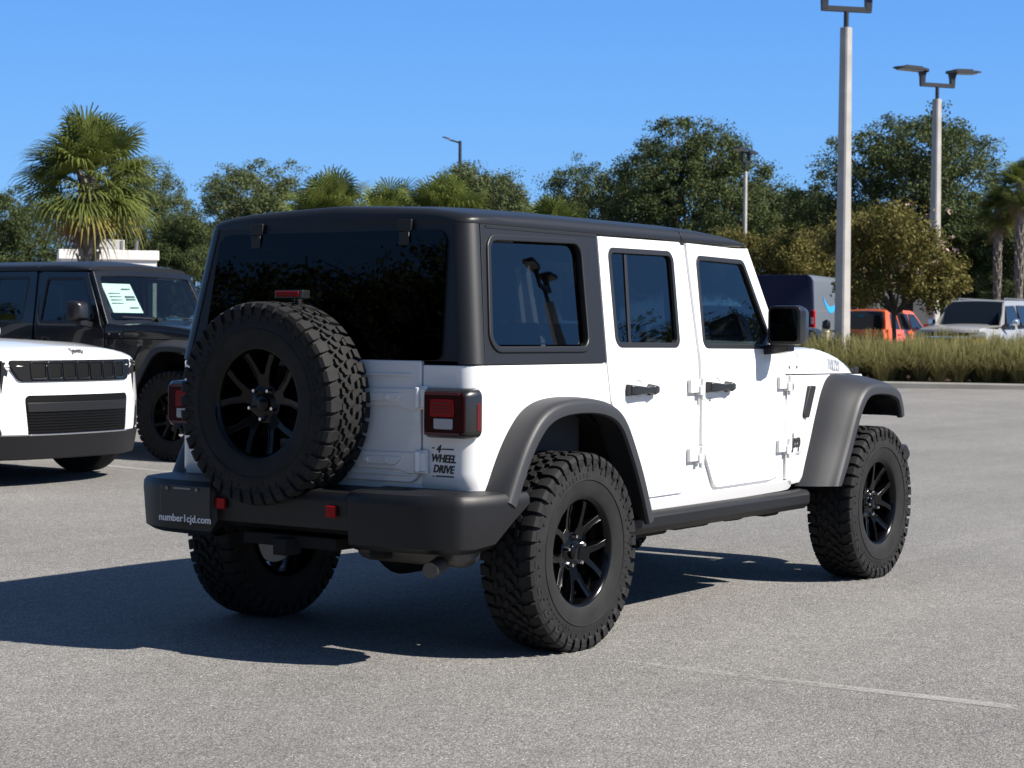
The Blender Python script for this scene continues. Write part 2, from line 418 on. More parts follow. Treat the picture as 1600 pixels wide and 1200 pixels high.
def make_nut_mesh():
    mb = MB(); mb.loft([[(r*math.cos(k*PI/3), y, r*math.sin(k*PI/3)) for k in range(6)] for y, r in ((-.070, .0115), (-.092, .0105), (-.100, .007))])
    return finish(mb.bm, 20)
def make_disc_mesh():
    mb = MB(); mb.lathe([(-.012, .05), (-.012, .165), (.012, .165), (.012, .05)], 40, 'y'); mb.box((.12, 0, .09), (.09, .07, .12)); return finish(mb.bm)
TYRE_ME, RIM_ME, NUT_ME, DISC_ME = make_tyre_mesh(), make_rim_mesh(), make_nut_mesh(), make_disc_mesh()
def offroad_wheel(name, parent, loc, rz, spin=0., disc=True):
    wh = empty_part(name, parent, loc, (0, spin, rz))
    wh.rotation_mode = 'XYZ'
    link_mesh('tyre', TYRE_ME, RUBBER, wh, loc=(0, -TW*.05, 0), scale=(1, .90, 1)); rim = link_mesh('rim', RIM_ME, RIMB, wh)
    if 'bevel' not in rim.modifiers: add_bevel(rim, .0025, 2, 35)
    for k in range(5):
        a = PI/2+(k+.5)*2*PI/5
        link_mesh('lug_nut', NUT_ME, CHROME, wh, loc=(.0635*math.cos(a), 0, .0635*math.sin(a)))
    if disc: link_mesh('brake_disc', DISC_ME, STEEL, wh, loc=(0, .02, 0))
    return wh

# ---------------------------------------------------------------- boxy off-roader
BELT = 1.19; TUMB = .165
def YS(x, z):
    if z >= BELT: y = .80-TUMB*(z-BELT)
    elif z >= .95: y = .80+.006*math.sin((BELT-z)/(BELT-.95)*PI/2)
    elif z >= .58: y = .806-.006*(.95-z)/.37
    else: y = .80-.30*(.58-z)
    if x > 2.1: y -= .127*(x-2.1)
    return y
ZC = [.58, .70, .82, .95, 1.03, 1.11, BELT]
def XR(z): return -.62 if z < BELT else -.62+.148*(z-BELT)
def build_offroader(name, label, loc, rz, paint, hero=True, rear_glass=None, front_glass=None):
    rear_glass = rear_glass or PRIV; front_glass = front_glass or TINT
    root = thing(name, label, 'car', loc, rz)
    def side(nm, outline, s, material, parent=root, holes=(), off=0., th=.02, bevel=.004, cu=(2.1,), YF=YS):
        bm = slab(outline, holes, cu, ZC, lambda u, v, d: Vector((u, s*(YF(u, v)+off-d), v)), th)
        o = link_mesh(nm, finish(bm), material, parent)
        if bevel: add_bevel(o, bevel)
        return o
    def rear(nm, outline, material, parent=root, holes=(), off=0., th=.02, bevel=.004):
        bm = slab(outline, holes, (), [BELT], lambda u, v, d: Vector((XR(v)-off+d, u, v)), th)
        o = link_mesh(nm, finish(bm), material, parent)
        if bevel: add_bevel(o, bevel)
        return o
    qwin = rpoly([(-.482, 1.258, .05), (.237, 1.258, .05), (.275, 1.703, .05), (-.405, 1.692, .05)])
    rwin = rpoly([(.466, 1.258, .045), (1.03, 1.256, .045), (1.077, 1.698, .045), (.503, 1.694, .045)])
    fwin = rpoly([(1.257, 1.252, .04), (1.87, 1.248, .03), (1.955, 1.31, .03), (1.775, 1.682, .05), (1.298, 1.688, .045)])
    rdoor = rpoly([(.431, 1.742, .01), (1.165, 1.746, .02), (1.180, 1.25), (1.190, .82, .05), (1.165, .665, .06), (1.07, .584, .08), (.64, .578, .03), (.47, .90), (.402, 1.03), (.377, 1.19)])
    fdoor = rpoly([(1.222, 1.746, .02), (1.805, 1.738, .02), (1.985, 1.385), (2.045, 1.235), (2.092, 1.18), (2.098, .78), (2.07, .61, .06), (1.95, .588, .05), (1.36, .583, .06), (1.228, .80), (1.214, 1.25)])
    doors = {}
    body = None
    # ---- tub: quarter panels, corners, sills, cowl sides joined under one body mesh group
    bodybm = MB()
    def add_bm(bm2):
        me = bpy.data.meshes.new('tmp'); bm2.to_mesh(me); bm2.free(); bodybm.bm.from_mesh(me); bpy.data.meshes.remove(me)
    for s in (-1, 1):
        mf = lambda u, v, d, s=s: Vector((u, s*(YS(u, v)-d), v))
        quarter = [(-.53, BELT-.004), (.369, BELT-.004), (.396, 1.03), (.40, 1.0), (.20, 1.02), (-.12, 1.02), (-.30, .97), (-.44, .80), (-.50, .69), (-.53, .69)]
        add_bm(slab(quarter, [], [], ZC, mf, .02))
        sill = [(.60, .572), (2.215, .575), (2.235, .535), (2.2, .52), (.60, .500)]
        add_bm(slab(sill, [], [2.1], ZC, mf, .02))
        rock = [(2.105, 1.110), (3.38, 1.097), (3.42, 1.06), (3.42, .90), (2.72, 1.0), (2.55, .80), (2.41, .548), (2.20, .545), (2.12, .582), (2.107, .78)]
        add_bm(slab(rock, [], [2.1, 2.5, 2.9], ZC, mf, .02))
        cowl = [(2.105, 1.116), (2.302, 1.113), (2.298, 1.238), (2.11, 1.25), (2.06, 1.243), (2.10, 1.19)]
        add_bm(slab(cowl, [], [2.1], ZC, lambda u, v, d, s=s: Vector((u, s*(YS(u, v)-.012*max(0, (v-1.16)/.08)-d), v)), .02))
        # rear corner of the tub, running on to the tailgate opening
        rings = []; yg = .552 if s < 0 else .632
        for z, ins in ((.655, .012), (.70, .010), (.712, 0), (.76, 0), (.95, 0), (1.10, 0), (BELT-.004, 0)):
            y = YS(0, z); r = .09; x0 = XR(0)+ins
            a_ = [(x0+r-r*math.sin(t), s*(y-r+r*math.cos(t)), z) for t in [PI/2*i/8 for i in range(9)]]+[(x0, s*yg, z)]
            b_ = [(x0+r-(r-.02)*math.sin(t), s*(y-r+(r-.02)*math.cos(t)), z) for t in [PI/2*i/8 for i in range(9)]]+[(x0+.02, s*yg, z)]
            rings.append(a_+b_[::-1])
        bodybm.loft(rings)
    add_bm(slab([(-.550, .655), (.630, .655), (.630, .800), (-.550, .800)], [], [], [], lambda u, v, d: Vector((XR(0)+.010+d, u, v)), .02))
    # cowl top
    bodybm.loft([[(x, y, 1.236+.012*(1-(y/.8)**2)) for y in np.linspace(-YS(x, 1.2)+.02, YS(x, 1.2)-.02, 9)]+[(x, y, 1.20) for y in np.linspace(YS(x, 1.2)-.02, -YS(x, 1.2)+.02, 9)] for x in (2.06, 2.29)])
    body = bodybm.build('body', paint, root, bevel=.005)
    # ---- dark door surround behind gaps
    for s in (-1, 1):
        jamb = [(.33, 1.735), (1.80, 1.732), (2.04, 1.23), (2.12, 1.18), (2.12, .55), (.60, .54), (.45, .90), (.38, 1.03), (.35, 1.19)]
        bm = slab(jamb, [inset(rwin, -.006), inset(fwin, -.006)], [], ZC, lambda u, v, d, s=s: Vector((u, s*(YS(u, v)-.014-d), v)), .05)
        link_mesh('door_surround', finish(bm), paint, root)
    # ---- doors
    for s in (-1, 1):
        for nm, outl, win in (('rear', rdoor, rwin), ('front', fdoor, fwin)):
            d = side('door', outl, s, paint, root, [win], 0, .022, .005)
            g = side('window', inset(win, .012), s, rear_glass if nm == 'rear' else front_glass, d, (), -.012, .004, 0)
            side('window_seal', inset(win, -.003), s, SEAL, g, [inset(win, .020)], .003, .022, .003)
            if nm == 'rear':
                bar = [(.588, 1.27), (.611, 1.27), (.674, 1.685), (.651, 1.685)]
                side('window_divider', bar, s, SEAL, g, (), -.006, .01, .002)
            # handle: recessed cup, grip and push button
            hx = .650 if nm == 'rear' else 1.378; hz = 1.066
            mb = MB(); y = YS(hx, hz)
            mb.loft([[(hx-.125, s*(y-.004), hz-.026), (hx-.125, s*(y+.030), hz-.020), (hx-.125, s*(y+.032), hz+.024), (hx-.125, s*(y-.004), hz+.028)],
                     [(hx-.10, s*(y-.004), hz-.026), (hx-.10, s*(y+.046), hz-.020), (hx-.10, s*(y+.046), hz+.022), (hx-.10, s*(y-.004), hz+.028)],
                     [(hx+.00, s*(y+.012), hz-.014), (hx+.00, s*(y+.046), hz-.014), (hx+.00, s*(y+.046), hz+.014), (hx+.00, s*(y+.012), hz+.014)],
                     [(hx+.055, s*(y+.010), hz-.016), (hx+.055, s*(y+.044), hz-.016), (hx+.055, s*(y+.044), hz+.016), (hx+.055, s*(y+.010), hz+.016)],
                     [(hx+.065, s*(y-.004), hz-.028), (hx+.065, s*(y+.046), hz-.022), (hx+.065, s*(y+.046), hz+.022), (hx+.065, s*(y-.004), hz+.028)],
                     [(hx+.115, s*(y-.004), hz-.022), (hx+.125, s*(y+.030), hz-.014), (hx+.125, s*(y+.030), hz+.014), (hx+.115, s*(y-.004), hz+.022)]])
            mb.build('door_handle', mat('handle_black', (.014, .015, .017), .32), d, bevel=.006)
            mb = MB(); mb.loft([[(hx-.02+rr*math.cos(t)*1.25, s*(y+dy), hz+.012+rr*math.sin(t)) for t in np.linspace(0, 2*PI, 20, endpoint=False)] for rr, dy in ((.046, .0), (.044, .004), (.036, .004), (.030, .0005))], cap=False)
            mb.build('handle_cup', paint, d)
            if nm == 'front':
                mb = MB(); mb.lathe([(-s*0-.004, .001), (.004, .012), (.0, .014)], 16, 'y'); mb.xform(Matrix.Translation((hx-.085, s*(y+.002), hz-.062))); mb.build('key_lock', SEAL, d)
            # exposed hinges on the leading edge
            xh = 1.195 if nm == 'rear' else 2.112
            for zh in (1.062, .742):
                mb = MB(); y = YS(xh, zh)
                mb.box((xh-.075, s*(y+.010), zh+.012), (.085, .022, .062)); mb.box((xh-.030, s*(y+.016), zh-.008), (.03, .032, .044))
                mb.tube([(xh-.008, s*(y+.020), zh-.052), (xh-.008, s*(y+.020), zh+.050)], .0125, 12)
                mb.box((xh+.014, s*(y+.008), zh+.006), (.032, .016, .055))
                mb.build('door_hinge', paint, d, bevel=.004)
    # ---- windscreen frame and glass (plane from base to header)
    A0, A1 = Vector((2.125, 0, 1.225)), Vector((1.862, 0, 1.748))
    def ws(u, v, d):  # u across, v 0..1 up the screen
        q = A0.lerp(A1, v); hw = .775+(.700-.775)*v
        bow = .03*(1-u*u)
        return Vector((q.x+bow-d*.9, u*hw, q.z+bow*.45-d*.45))
    opening = rpoly([(-.90, .10, .05), (.90, .10, .05), (.90, .90, .05), (-.90, .90, .05)])
    bm = slab([(-1, 0), (1, 0), (1, 1), (-1, 1)], [opening], list(np.linspace(-.8, .8, 9)), [], ws, .05)
    o = link_mesh('windscreen_frame', finish(bm), paint, root); add_bevel(o, .01)
    bm = slab(inset(opening, -.015), [], list(np.linspace(-.8, .8, 9)), [], lambda u, v, d: ws(u, v, d+.012), .004)
    link_mesh('windscreen', finish(bm), CLEAR, root)
    for y in (.55, -.10):
        mb = MB(); q = ws(y/.775, .10, -.015); q2 = ws(y/.775-.62, .14, -.02)
        mb.tube([q, q2], .007, 6); mb.box(q, (.05, .05, .03)); mb.build('wiper', SEAL, root)
    # ---- hood
    hb = MB(); rings = []
    hx_ = [(2.306, 1.244), (2.5, 1.250), (2.70, 1.243), (2.88, 1.222), (3.05, 1.194), (3.18, 1.164), (3.29, 1.132), (3.36, 1.100), (3.40, 1.07)]
    for x, ze in hx_:
        hw = YS(x, .95)-.012-.05*(x-2.3)/1.0*.4; zb = 1.114-.012*(x-2.3)
        zb = min(zb, ze-.02)
        half = [(hw, zb), (hw+.002, zb+(ze-.03-zb)*.5), (hw-.003, ze-.03), (hw-.016, ze-.008), (hw-.04, ze), (hw*.75, ze+.006), (hw*.5, ze+.010), (hw*.42, ze+.022 if x < 3.15 else ze+.012), (0, ze+.026 if x < 3.15 else ze+.014)]
        rings.append([(x, -a, b) for a, b in half]+[(x, a, b) for a, b in reversed(half[:-1])])
    hb.loft(rings); hood = hb.build('hood', paint, root, bevel=.004)
    for s in (-1, 1):
        mb = MB(); y = YS(3.0, .95)-.03
        mb.box((3.30, s*(y-.03), 1.105), (.05, .03, .06)); mb.build('hood_latch', SEAL, hood, bevel=.004)
        for xx in (2.15, 2.265):
            mb = MB(); mb.lathe([(-.003, .001), (-.003, .008), (.003, .009)], 12, 'y'); mb.xform(Matrix.Translation((xx, s*(YS(xx, 1.15)-.002), 1.150))); mb.build('cowl_bolt', STEEL, body)
    # front end
    gb = MB(); hw = .60
    slots = [rpoly([(y0-.032, .80, .03), (y0+.032, .80, .03), (y0+.036, 1.02, .03), (y0-.036, 1.02, .03)]) for y0 in [-.27+.09*i for i in range(7)]]
    lampsz = [[(s*.455+.10*math.cos(t), .935+.10*math.sin(t)) for t in np.linspace(0, 2*PI, 24, endpoint=False)] for s in (-1, 1)]
    gout = rpoly([(-hw, .70, .05), (hw, .70, .05), (hw, 1.06, .05), (-hw, 1.06, .05)])
    bm = slab(gout, slots+lampsz, [], [], lambda u, v, d: Vector((3.45-.05*u*u-.10*max(0, v-.95)-d, u, v)), .06)
    gr = link_mesh('grille', finish(bm), paint, root); add_bevel(gr, .006)
    mb = MB(); mb.box((3.36, 0, .90), (.04, 1.1, .36)); mb.build('grille_mesh', SEAL, gr)
    for s in (-1, 1):
        mb = MB(); mb.lathe([(3.435, .001), (3.43, .06), (3.41, .095), (3.37, .10)], 28, 'x'); mb.xform(Matrix.Translation((0, s*.455, .935))); mb.build('headlight', CLEARL, root)
    mb = MB()
    mb.loft([[(x, y, z) for x, z in ((3.50, .50), (3.66, .52), (3.68, .56), (3.68, .66), (3.64, .70), (3.50, .70))] for y in (-.50, .50)])
    for s in (-1, 1):
        mb.loft([[(x-dx, s*y, z) for x, z in ((3.50, zl), (3.66, zl+.02), (3.68, zl+.04), (3.68, .66), (3.64, .70), (3.50, .70))] for y, dx, zl in ((.50, 0, .50), (.70, .03, .545), (.84, .10, .58), (.87, .14, .60))])
    mb.build('front_bumper', BUMP_M, root, bevel=.012)
    # ---- hardtop: sides, corner posts, rear frame
    ht = MB()
    def add_h(bm2):
        me = bpy.data.meshes.new('t'); bm2.to_mesh(me); bm2.free(); ht.bm.from_mesh(me); bpy.data.meshes.remove(me)
    hsd = [(-.540, BELT), (.369, BELT), (.423, 1.752), (-.452, 1.752)]
    for s in (-1, 1):
        add_h(slab(hsd, [qwin], [], ZC, lambda u, v, d, s=s: Vector((u, s*(YS(u, v)-d), v)), .03))
        rings = []
        for z in (BELT, 1.35, 1.5, 1.65, 1.752):
            y = YS(0, z); r = .078
            a_ = [(XR(z)+r-r*math.sin(t), s*(y-r+r*math.cos(t)), z) for t in [PI/2*i/8 for i in range(9)]]
            b_ = [(XR(z)+r-(r-.03)*math.sin(t), s*(y-r+(r-.03)*math.cos(t)), z) for t in [PI/2*i/8 for i in range(9)]]
            rings.append(a_+b_[::-1])
        ht.loft(rings)
    fr = [(-.72, BELT+.012), (.72, BELT+.012), (.638, 1.765), (-.638, 1.765)]
    gl = rpoly([(-.585, 1.235, .04), (.585, 1.235, .04), (.565, 1.70, .05), (-.565, 1.70, .05)])
    add_h(slab(fr, [gl], [], [], lambda u, v, d: Vector((XR(v)+d+.004, u, v)), .03))
    hard = ht.build('hardtop', HARD, root, bevel=.005)
    for s in (-1, 1):
        g = side('window', inset(qwin, .010), s, rear_glass, hard, (), -.018, .004, 0)
        ring = slab(inset(qwin, -.022), [inset(qwin, .004)], [], ZC, lambda u, v, d, s=s: Vector((u, s*(YS(u, v)+.009-d), v)), .015)
        o = link_mesh('window_frame', finish(ring), HARD, g); add_bevel(o, .006, 3)
        mb = MB(); mb.loft([[(x, s*(YS(x, 1.742)+dy), 1.742+dz) for dy, dz in ((-.004, -.005), (.003, -.005), (.003, .005), (-.004, .005))] for x in (-.42, .418)]); mb.build('drip_groove', SEAL, hard)
    rg = rear('rear_window', rpoly([(-.640, 1.205, .03), (.640, 1.205, .03), (.612, 1.728, .06), (-.612, 1.728, .06)]), REARG, root, (), .006, .006, 0)
    rear('glass_border', rpoly([(-.640, 1.205, .03), (.640, 1.205, .03), (.612, 1.728, .06), (-.612, 1.728, .06)]), SMOKE, rg, [rpoly([(-.55, 1.25, .04), (.55, 1.25, .04), (.53, 1.69, .05), (-.53, 1.69, .05)])], -.002, .006, 0)
    for y in (-.40, .40):
        mb = MB(); mb.box((XR(1.73)-.003, y, 1.748), (.018, .070, .05)); mb.box((XR(1.66)-.006, y-.004, 1.695), (.008, .050, .055)); mb.build('glass_hinge', HARD, rg, bevel=.006)
    # roof panels
    def roof(nm, xs):
        rings = []; xr = XR(1.77)
        for x in xs:
            hw = YS(0, 1.752); drop = 0
            if x < xr+.078:
                t = min(1, (xr+.078-x)/.078); hw -= .078*(1-math.sqrt(max(0, 1-t*t)))
            if x < xr+.05: t = (xr+.05-x)/.05; drop = .040*(1-math.sqrt(max(0, 1-t*t)))
            if x < .2: drop += .030*((.2-x)/.72)**2
            if x > 1.35: t = (x-1.35)/.5; drop = .058*t*t
            c = 1.866-drop; e = 1.802-drop*.55
            half = [(hw-.003, 1.753), (hw-.002, 1.765), (hw-.006, min(1.780, e-.012)), (hw-.016, e-.006), (hw-.040, e+.004), (hw-.10, e+.016), (hw-.22, e+.016+(c-e-.016)*.42), (hw*.4, c-.010), (0, c)]
            rings.append([(x, -a_, b_) for a_, b_ in half]+[(x, a_, b_) for a_, b_ in reversed(half[:-1])])
        mb = MB(); mb.loft(rings); return mb.build(nm, HARD, root, bevel=.003)
    x0 = XR(1.77)
    roof('roof_panel', [x0+.001, x0+.004, x0+.012, x0+.025, x0+.045, x0+.078, -.35, -.2, 0, .2, .5, .9, 1.176])
    roof('roof_panel', [1.184, 1.35, 1.5, 1.62, 1.72, 1.79, 1.818])
    # ---- tailgate with pressed hinges
    tg = rpoly([(-.546, 1.203, .008), (-.546, .80, .0), (-.528, .712, .06), (.61, .712, .05), (.626, .80), (.626, 1.203, .008)])
    gate = rear('tailgate', tg, paint, root, (), .006, .026, .006)
    bmx = [rpoly([(-.50, 1.055, .02), (-.50, 1.17, .02), (.58, 1.17, .02), (.58, 1.055, .02)])]
    for zc in (1.055, .800):
        mb = MB()
        st = rpoly([(-.530, zc+.036, .01), (-.24, zc+.032, .03), (-.20, zc+.01, .02), (-.20, zc-.022, .02), (-.24, zc-.036, .03), (-.44, zc-.036, .02), (-.50, zc-.05, .02), (-.530, zc-.05, .01)])
        mb.prism(st, -.636, -.622, lambda u, v, w_: (w_, u, v))
        st2 = rpoly([(-.47, zc+.018, .008), (-.26, zc+.016, .008), (-.26, zc-.018, .008), (-.43, zc-.018, .008)])
        mb.prism(st2, -.643, -.634, lambda u, v, w_: (w_, u, v))
        for yy in (-.385, -.285): mb.box((-.646, yy, zc), (.008, .022, .022))
        mb.tube([(-.650, -.549, zc-.040), (-.650, -.549, zc+.042)], .013, 12)
        mb.box((-.636, -.568, zc+.0), (.026, .036, .075)); mb.box((-.632, -.560, zc), (.016, .056, .095))
        mb.build('tailgate_hinge', paint, gate, bevel=.005)
    for z in (.745, 1.145):
        mb = MB(); mb.box((-.629, .04, z), (.008, 1.08, .010)); mb.build('press_line', paint, gate, bevel=.003)
    # ---- tail lights
    for s in (-1, 1):
        mb = MB()
        o_ = rpoly([(.580, .898, .03), (.818, .898, .035), (.818, 1.098, .035), (.580, 1.098, .03)])
        i_ = inset(o_, .018)
        mb.loft([[(-.580, s*u, v) for u, v in inset(o_, .004)], [(-.585, s*u, v) for u, v in o_], [(-.650, s*u, v) for u, v in inset(o_, .002)], [(-.672, s*u, v) for u, v in i_]])
        tl = mb.build('tail_light', mat('lamp_housing', (.010, .010, .011), .3, coat=.3), root, bevel=.010, seg=3)
        face = inset(o_, .022); mb = MB(); mb.prism(face, -.676, -.668, lambda u, v, w_: (w_, s*u, v)); mb.build('lamp_lens', REDD, tl, bevel=.003)
        inn = rpoly([(.628, .955, .008), (.745, .955, .008), (.745, 1.06, .012), (.628, 1.06, .012)])
        up = rpoly([(.632, .985, .004), (.748, .985, .004), (.748, 1.055, .012), (.632, 1.055, .012)]); lo_ = rpoly([(.650, .936, .008), (.742, .936, .008), (.742, .978, .004), (.650, .978, .004)])
        mb = MB(); mb.prism(up, -.680, -.674, lambda u, v, w_: (w_, s*u, v)); mb.build('brake_lens', REDL, tl, bevel=.002)
        for zz in (.918, 1.076):
            mb = MB(); mb.box((-.678, s*.69, zz), (.006, .17, .012)); mb.build('lens_strip', mat('strip_red', (.07, .002, .003), .25), tl, bevel=.002)
        for zz in (.999, 1.012, 1.025, 1.038):
            mb = MB(); mb.box((-.681, s*.69, zz), (.004, .095, .003)); mb.build('lens_rib', mat('strip_red', (.07, .002, .003), .25), tl)
        mb = MB(); mb.prism(lo_, -.680, -.674, lambda u, v, w_: (w_, s*u, v)); mb.build('reverse_lens', CLEARL, tl, bevel=.002)
        mb = MB(); mb.box((-.606, s*.816, .985), (.026, .008, .11)); mb.build('side_marker', mat('marker_red', (.075, .003, .004), .3), tl, bevel=.002)
    # ---- rear bumper
    def sweep_bumper(path, mbx, zt, zb):
        rings = []
        for i, (x, y) in enumerate(path):
            a = Vector(path[max(i-1, 0)]); b = Vector(path[min(i+1, len(path)-1)]); t = (b-a).normalized(); n_ = Vector((-t.y, t.x))
            if callable(zb): zbi = zb(y)
            else: zbi = zb
            zti = zt
            rings.append([(x+n_.x*o, y+n_.y*o, z) for o, z in ((-.14, zbi), (-.03, zbi), (-.004, zbi+.03), (0, zti-.035), (-.010, zti-.010), (-.03, zti), (-.15, zti+.004))])
        mbx.loft(rings)
    mb = MB()
    path = [(-.40, -.925), (-.50, -.922), (-.60, -.910), (-.70, -.885), (-.755, -.862), (-.775, -.846), (-.790, -.824), (-.840, -.725), (-.856, -.64), (-.866, -.52), (-.872, -.37), (-.864, -.358)]
    P1 = path; zb = lambda y: .452 if abs(y) < .6 else .452+.0*(abs(y)-.6)
    path2 = P1+[(-.848, -.350), (-.848, .350)]+[(x, -y) for x, y in reversed(P1)]
    # normals must face backwards/outwards: reverse order so that left normal points out
    full = [(x, y) for x, y in reversed(path2)]
    rings = []
    def zbf(x, y):
        ay = abs(y)
        if ay < .357: return .505
        if x > -.62: return .455+.75*(x+.62)
        return .455
    for i, (x, y) in enumerate(full):
        a = Vector(full[max(i-1, 0)]); b = Vector(full[min(i+1, len(full)-1)]); t = (b-a).normalized(); n_ = Vector((t.y, -t.x))
        if n_.x > 0 and abs(n_.y) < .9: n_ = -n_
        if abs(n_.y) >= .9 and n_.y*y < 0: n_ = -n_
        if abs(y) < .353: n_ = Vector((-1, 0))
        z0 = zbf(x, y); z1 = .690 if abs(y) > .35 else .682
        rings.append([(x+n_.x*o, y+n_.y*o, z) for o, z in ((-.20, z0+.01), (-.05, z0), (-.014, z0+.022), (-.002, z1-.05), (-.004, z1-.022), (-.018, z1-.006), (-.06, z1), (-.25, z1+.004))])
    mb.loft(rings)
    bump = mb.build('rear_bumper', BUMP_M, root, bevel=.008)
    for y in (.315, -.278):
        mb = MB(); mb.box((-.856, y, .600), (.014, .050, .046)); mb.build('reflector', REDL, bump, bevel=.004)
    if hero:
        mb = MB(); mb.box((-.8815, .492, .588), (.006, .285, .155)); pl = mb.build('licence_plate', mat('plate_black', (.012, .012, .014), .4), root, bevel=.003)
        lettering('number1cjd.com', .044, (0, -1, 0), (0, 0, 1), (-.886, .490, .527), LETW, pl, bold=.0003)
        for yy in (.590, .420):
            mb = MB(); mb.lathe([(-.892, .001), (-.892, .007), (-.885, .008)], 12, 'x'); mb.xform(Matrix.Translation((0, yy, .651))); mb.build('plate_screw', STEEL, pl)
        mb = MB(); mb.box((-.8855, .507, .653), (.003, .10, .007)); mb.build('plate_slot', STEEL, pl)
        # decals
        def rdec(t, y, z, size, **kw): lettering(t, size, (0, -1, -.02), (0, 0, 1), (-.6215, y, z), INK, body, **kw)
        rdec('4', -.632, .853, .042, bold=.001, shear=.25)
        rdec('WHEEL', -.657, .815, .043, bold=.0012, shear=.25, sx=.86)
        rdec('DRIVE', -.657, .773, .043, bold=.0012, shear=.25, sx=.86)
        for y0, y1, z in ((-.602, -.612, .857), (-.650, -.708, .854), (-.607, -.612, .745), (-.622, -.708, .746)):
            mb = MB(); mb.box((-.6215, (y0+y1)/2, z), (.003, abs(y1-y0), .005)); mb.build('decal_rule', INK, body)
        hwd = YS(2.93, .95)-.012-.05*(2.93-2.3)*.4
        lettering('WILLYS', .078, (1, .147, -.085), (0, .05, 1), (2.925, -(hwd+.0025), 1.150), GINK, hood, bold=.002, sx=.78, spacing=1.05)
        lettering('Jeep', .105, (1, .127, 0), (0, 0, 1), (2.262, -(YS(2.262, .76)+.002), .770), INK, body, bold=.0012, sx=.70, depth=.005)
        mb = MB(); mb.box((2.262, -(YS(2.262, .706)+.001), .706), (.12, .003, .008)); mb.build('name_strip', GINK, body)
        mb = MB(); mb.lathe([(-.003, .001), (-.003, .026), (.002, .029)], 28, 'y'); mb.xform(Matrix.Translation((2.172, -(YS(2.172, 1.05)+.0), 1.050))); mb.build('round_badge', mat('badge_dark', (.05, .055, .06), .35), body)
        mb = MB(); mb.box((-.628, .635, .87), (.004, .09, .010)); mb.build('name_strip', INK, body)
    # ---- fender flares
    def flare(path, s, yin, yout, liptop, drop, material, nm='fender_flare', tapers=None):
        rings = []; n = len(path)
        for i, (x, z) in enumerate(path):
            a = Vector(path[max(i-1, 0)]); b = Vector(path[min(i+1, n-1)]); t = (b-a).normalized(); nn = Vector((-t.y, t.x))  # outward when path runs rear -> front
            wz = min(1, max(0, (.64-z)/.10)) if liptop else 0
            nn = nn.lerp(Vector((-1, 0)), wz)
            def P(y, o): return (x+nn.x*o, s*y, z+nn.y*o)
            yi = yin(x) if callable(yin) else yin
            lo = liptop*(.36+.64*abs(nn.x))
            rings.append([P(yi, .006+lo), P(yi+(yout-yi)*.3, .008+lo*.82), P(yi+(yout-yi)*.6, .006+lo*.50), P(yout-.045, .004+lo*.16), P(yout-.022, .001), P(yout-.006, -.008), P(yout, -.020), P(yout, -drop), P(yout-.012, -drop-.006), P(yout-.03, -drop), P(yout-.03, -.030), P(yi, -.025+lo*.5)])
        mb = MB(); mb.loft(rings); return mb.build(nm, material, root)
    def dense(pts, step=.05):
        out = [pts[0]]
        for a, b in zip(pts, pts[1:]):
            L = math.hypot(b[0]-a[0], b[1]-a[1]); k = max(1, int(L/step))
            if L < .004: continue
            out += [(a[0]+(b[0]-a[0])*i/k, a[1]+(b[1]-a[1])*i/k) for i in range(1, k+1)]
        return out
    def smooth_path(pts, seg=7):
        out = [tuple(pts[0][:2])]; inner = rpoly([(pts[0][0], pts[0][1])]+list(pts[1:-1])+[(pts[-1][0], pts[-1][1])], seg)
        return dense(inner)
    def chaikin(pts, n=2):
        for _ in range(n):
            o_ = [pts[0]]
            for a, b in zip(pts, pts[1:]): o_ += [(a[0]*.75+b[0]*.25, a[1]*.75+b[1]*.25), (a[0]*.25+b[0]*.75, a[1]*.25+b[1]*.75)]
            pts = o_+[pts[-1]]
        return dense(pts)
    rp = chaikin([(-.548, .655), (-.451, .832), (-.373, .930), (-.295, .995), (-.19, 1.033), (-.04, 1.046), (.13, 1.040), (.262, 1.012), (.35, .955), (.42, .855), (.512, .695), (.592, .505)])
    fp = chaikin([(2.450, .530), (2.468, .560), (2.576, .725), (2.651, .857), (2.729, .972), (2.817, 1.040), (2.933, 1.060), (3.147, 1.050), (3.270, 1.015), (3.322, .93), (3.335, .87)])
    for s in (-1, 1):
        flare(rp, s, .775, .925, 0, .056, FLARE)
        flare(fp, s, lambda x: YS(x, .9)-.03, .930, .11, .055, FLARE)
        # inner liners: one folded shell per wheel arch
        for arcp, yo_, yi_, low in (([(.56, .50), (.50, .70), (.36, .90), (.18, 1.0), (-.18, 1.0), (-.36, .90), (-.50, .66)], .79, .50, .48),
                               ([(2.50, .50), (2.575, .75), (2.73, .97), (2.95, 1.03), (3.20, 1.01), (3.31, .95), (3.33, .87)], .88, .56, .87)):
            mb = MB(); n_ = len(arcp)
            vo = [mb.v((x, s*yo_, z)) for x, z in arcp]; vi = [mb.v((x, s*yi_, z)) for x, z in arcp]
            for i in range(n_-1): mb.face([vo[i], vo[i+1], vi[i+1], vi[i]])
            if low > .6:
                c0 = mb.v((2.60, s*yi_, .87)); mb.face(vi[1:]+[c0])
            else: mb.face(vi)
            mb.build('wheel_arch_liner', DARK, root)
        # fender side vent
        mb = MB(); y = YS(2.36, .97); vent = rpoly([(2.340, .885, .02), (2.425, 1.050, .02), (2.50, 1.050, .01), (2.42, .885, .01)])
        mb.prism(vent, y-.02, y+.010, lambda u, v, w_: (u, s*w_, v)); mb.build('fender_vent', SEAL, root, bevel=.006)
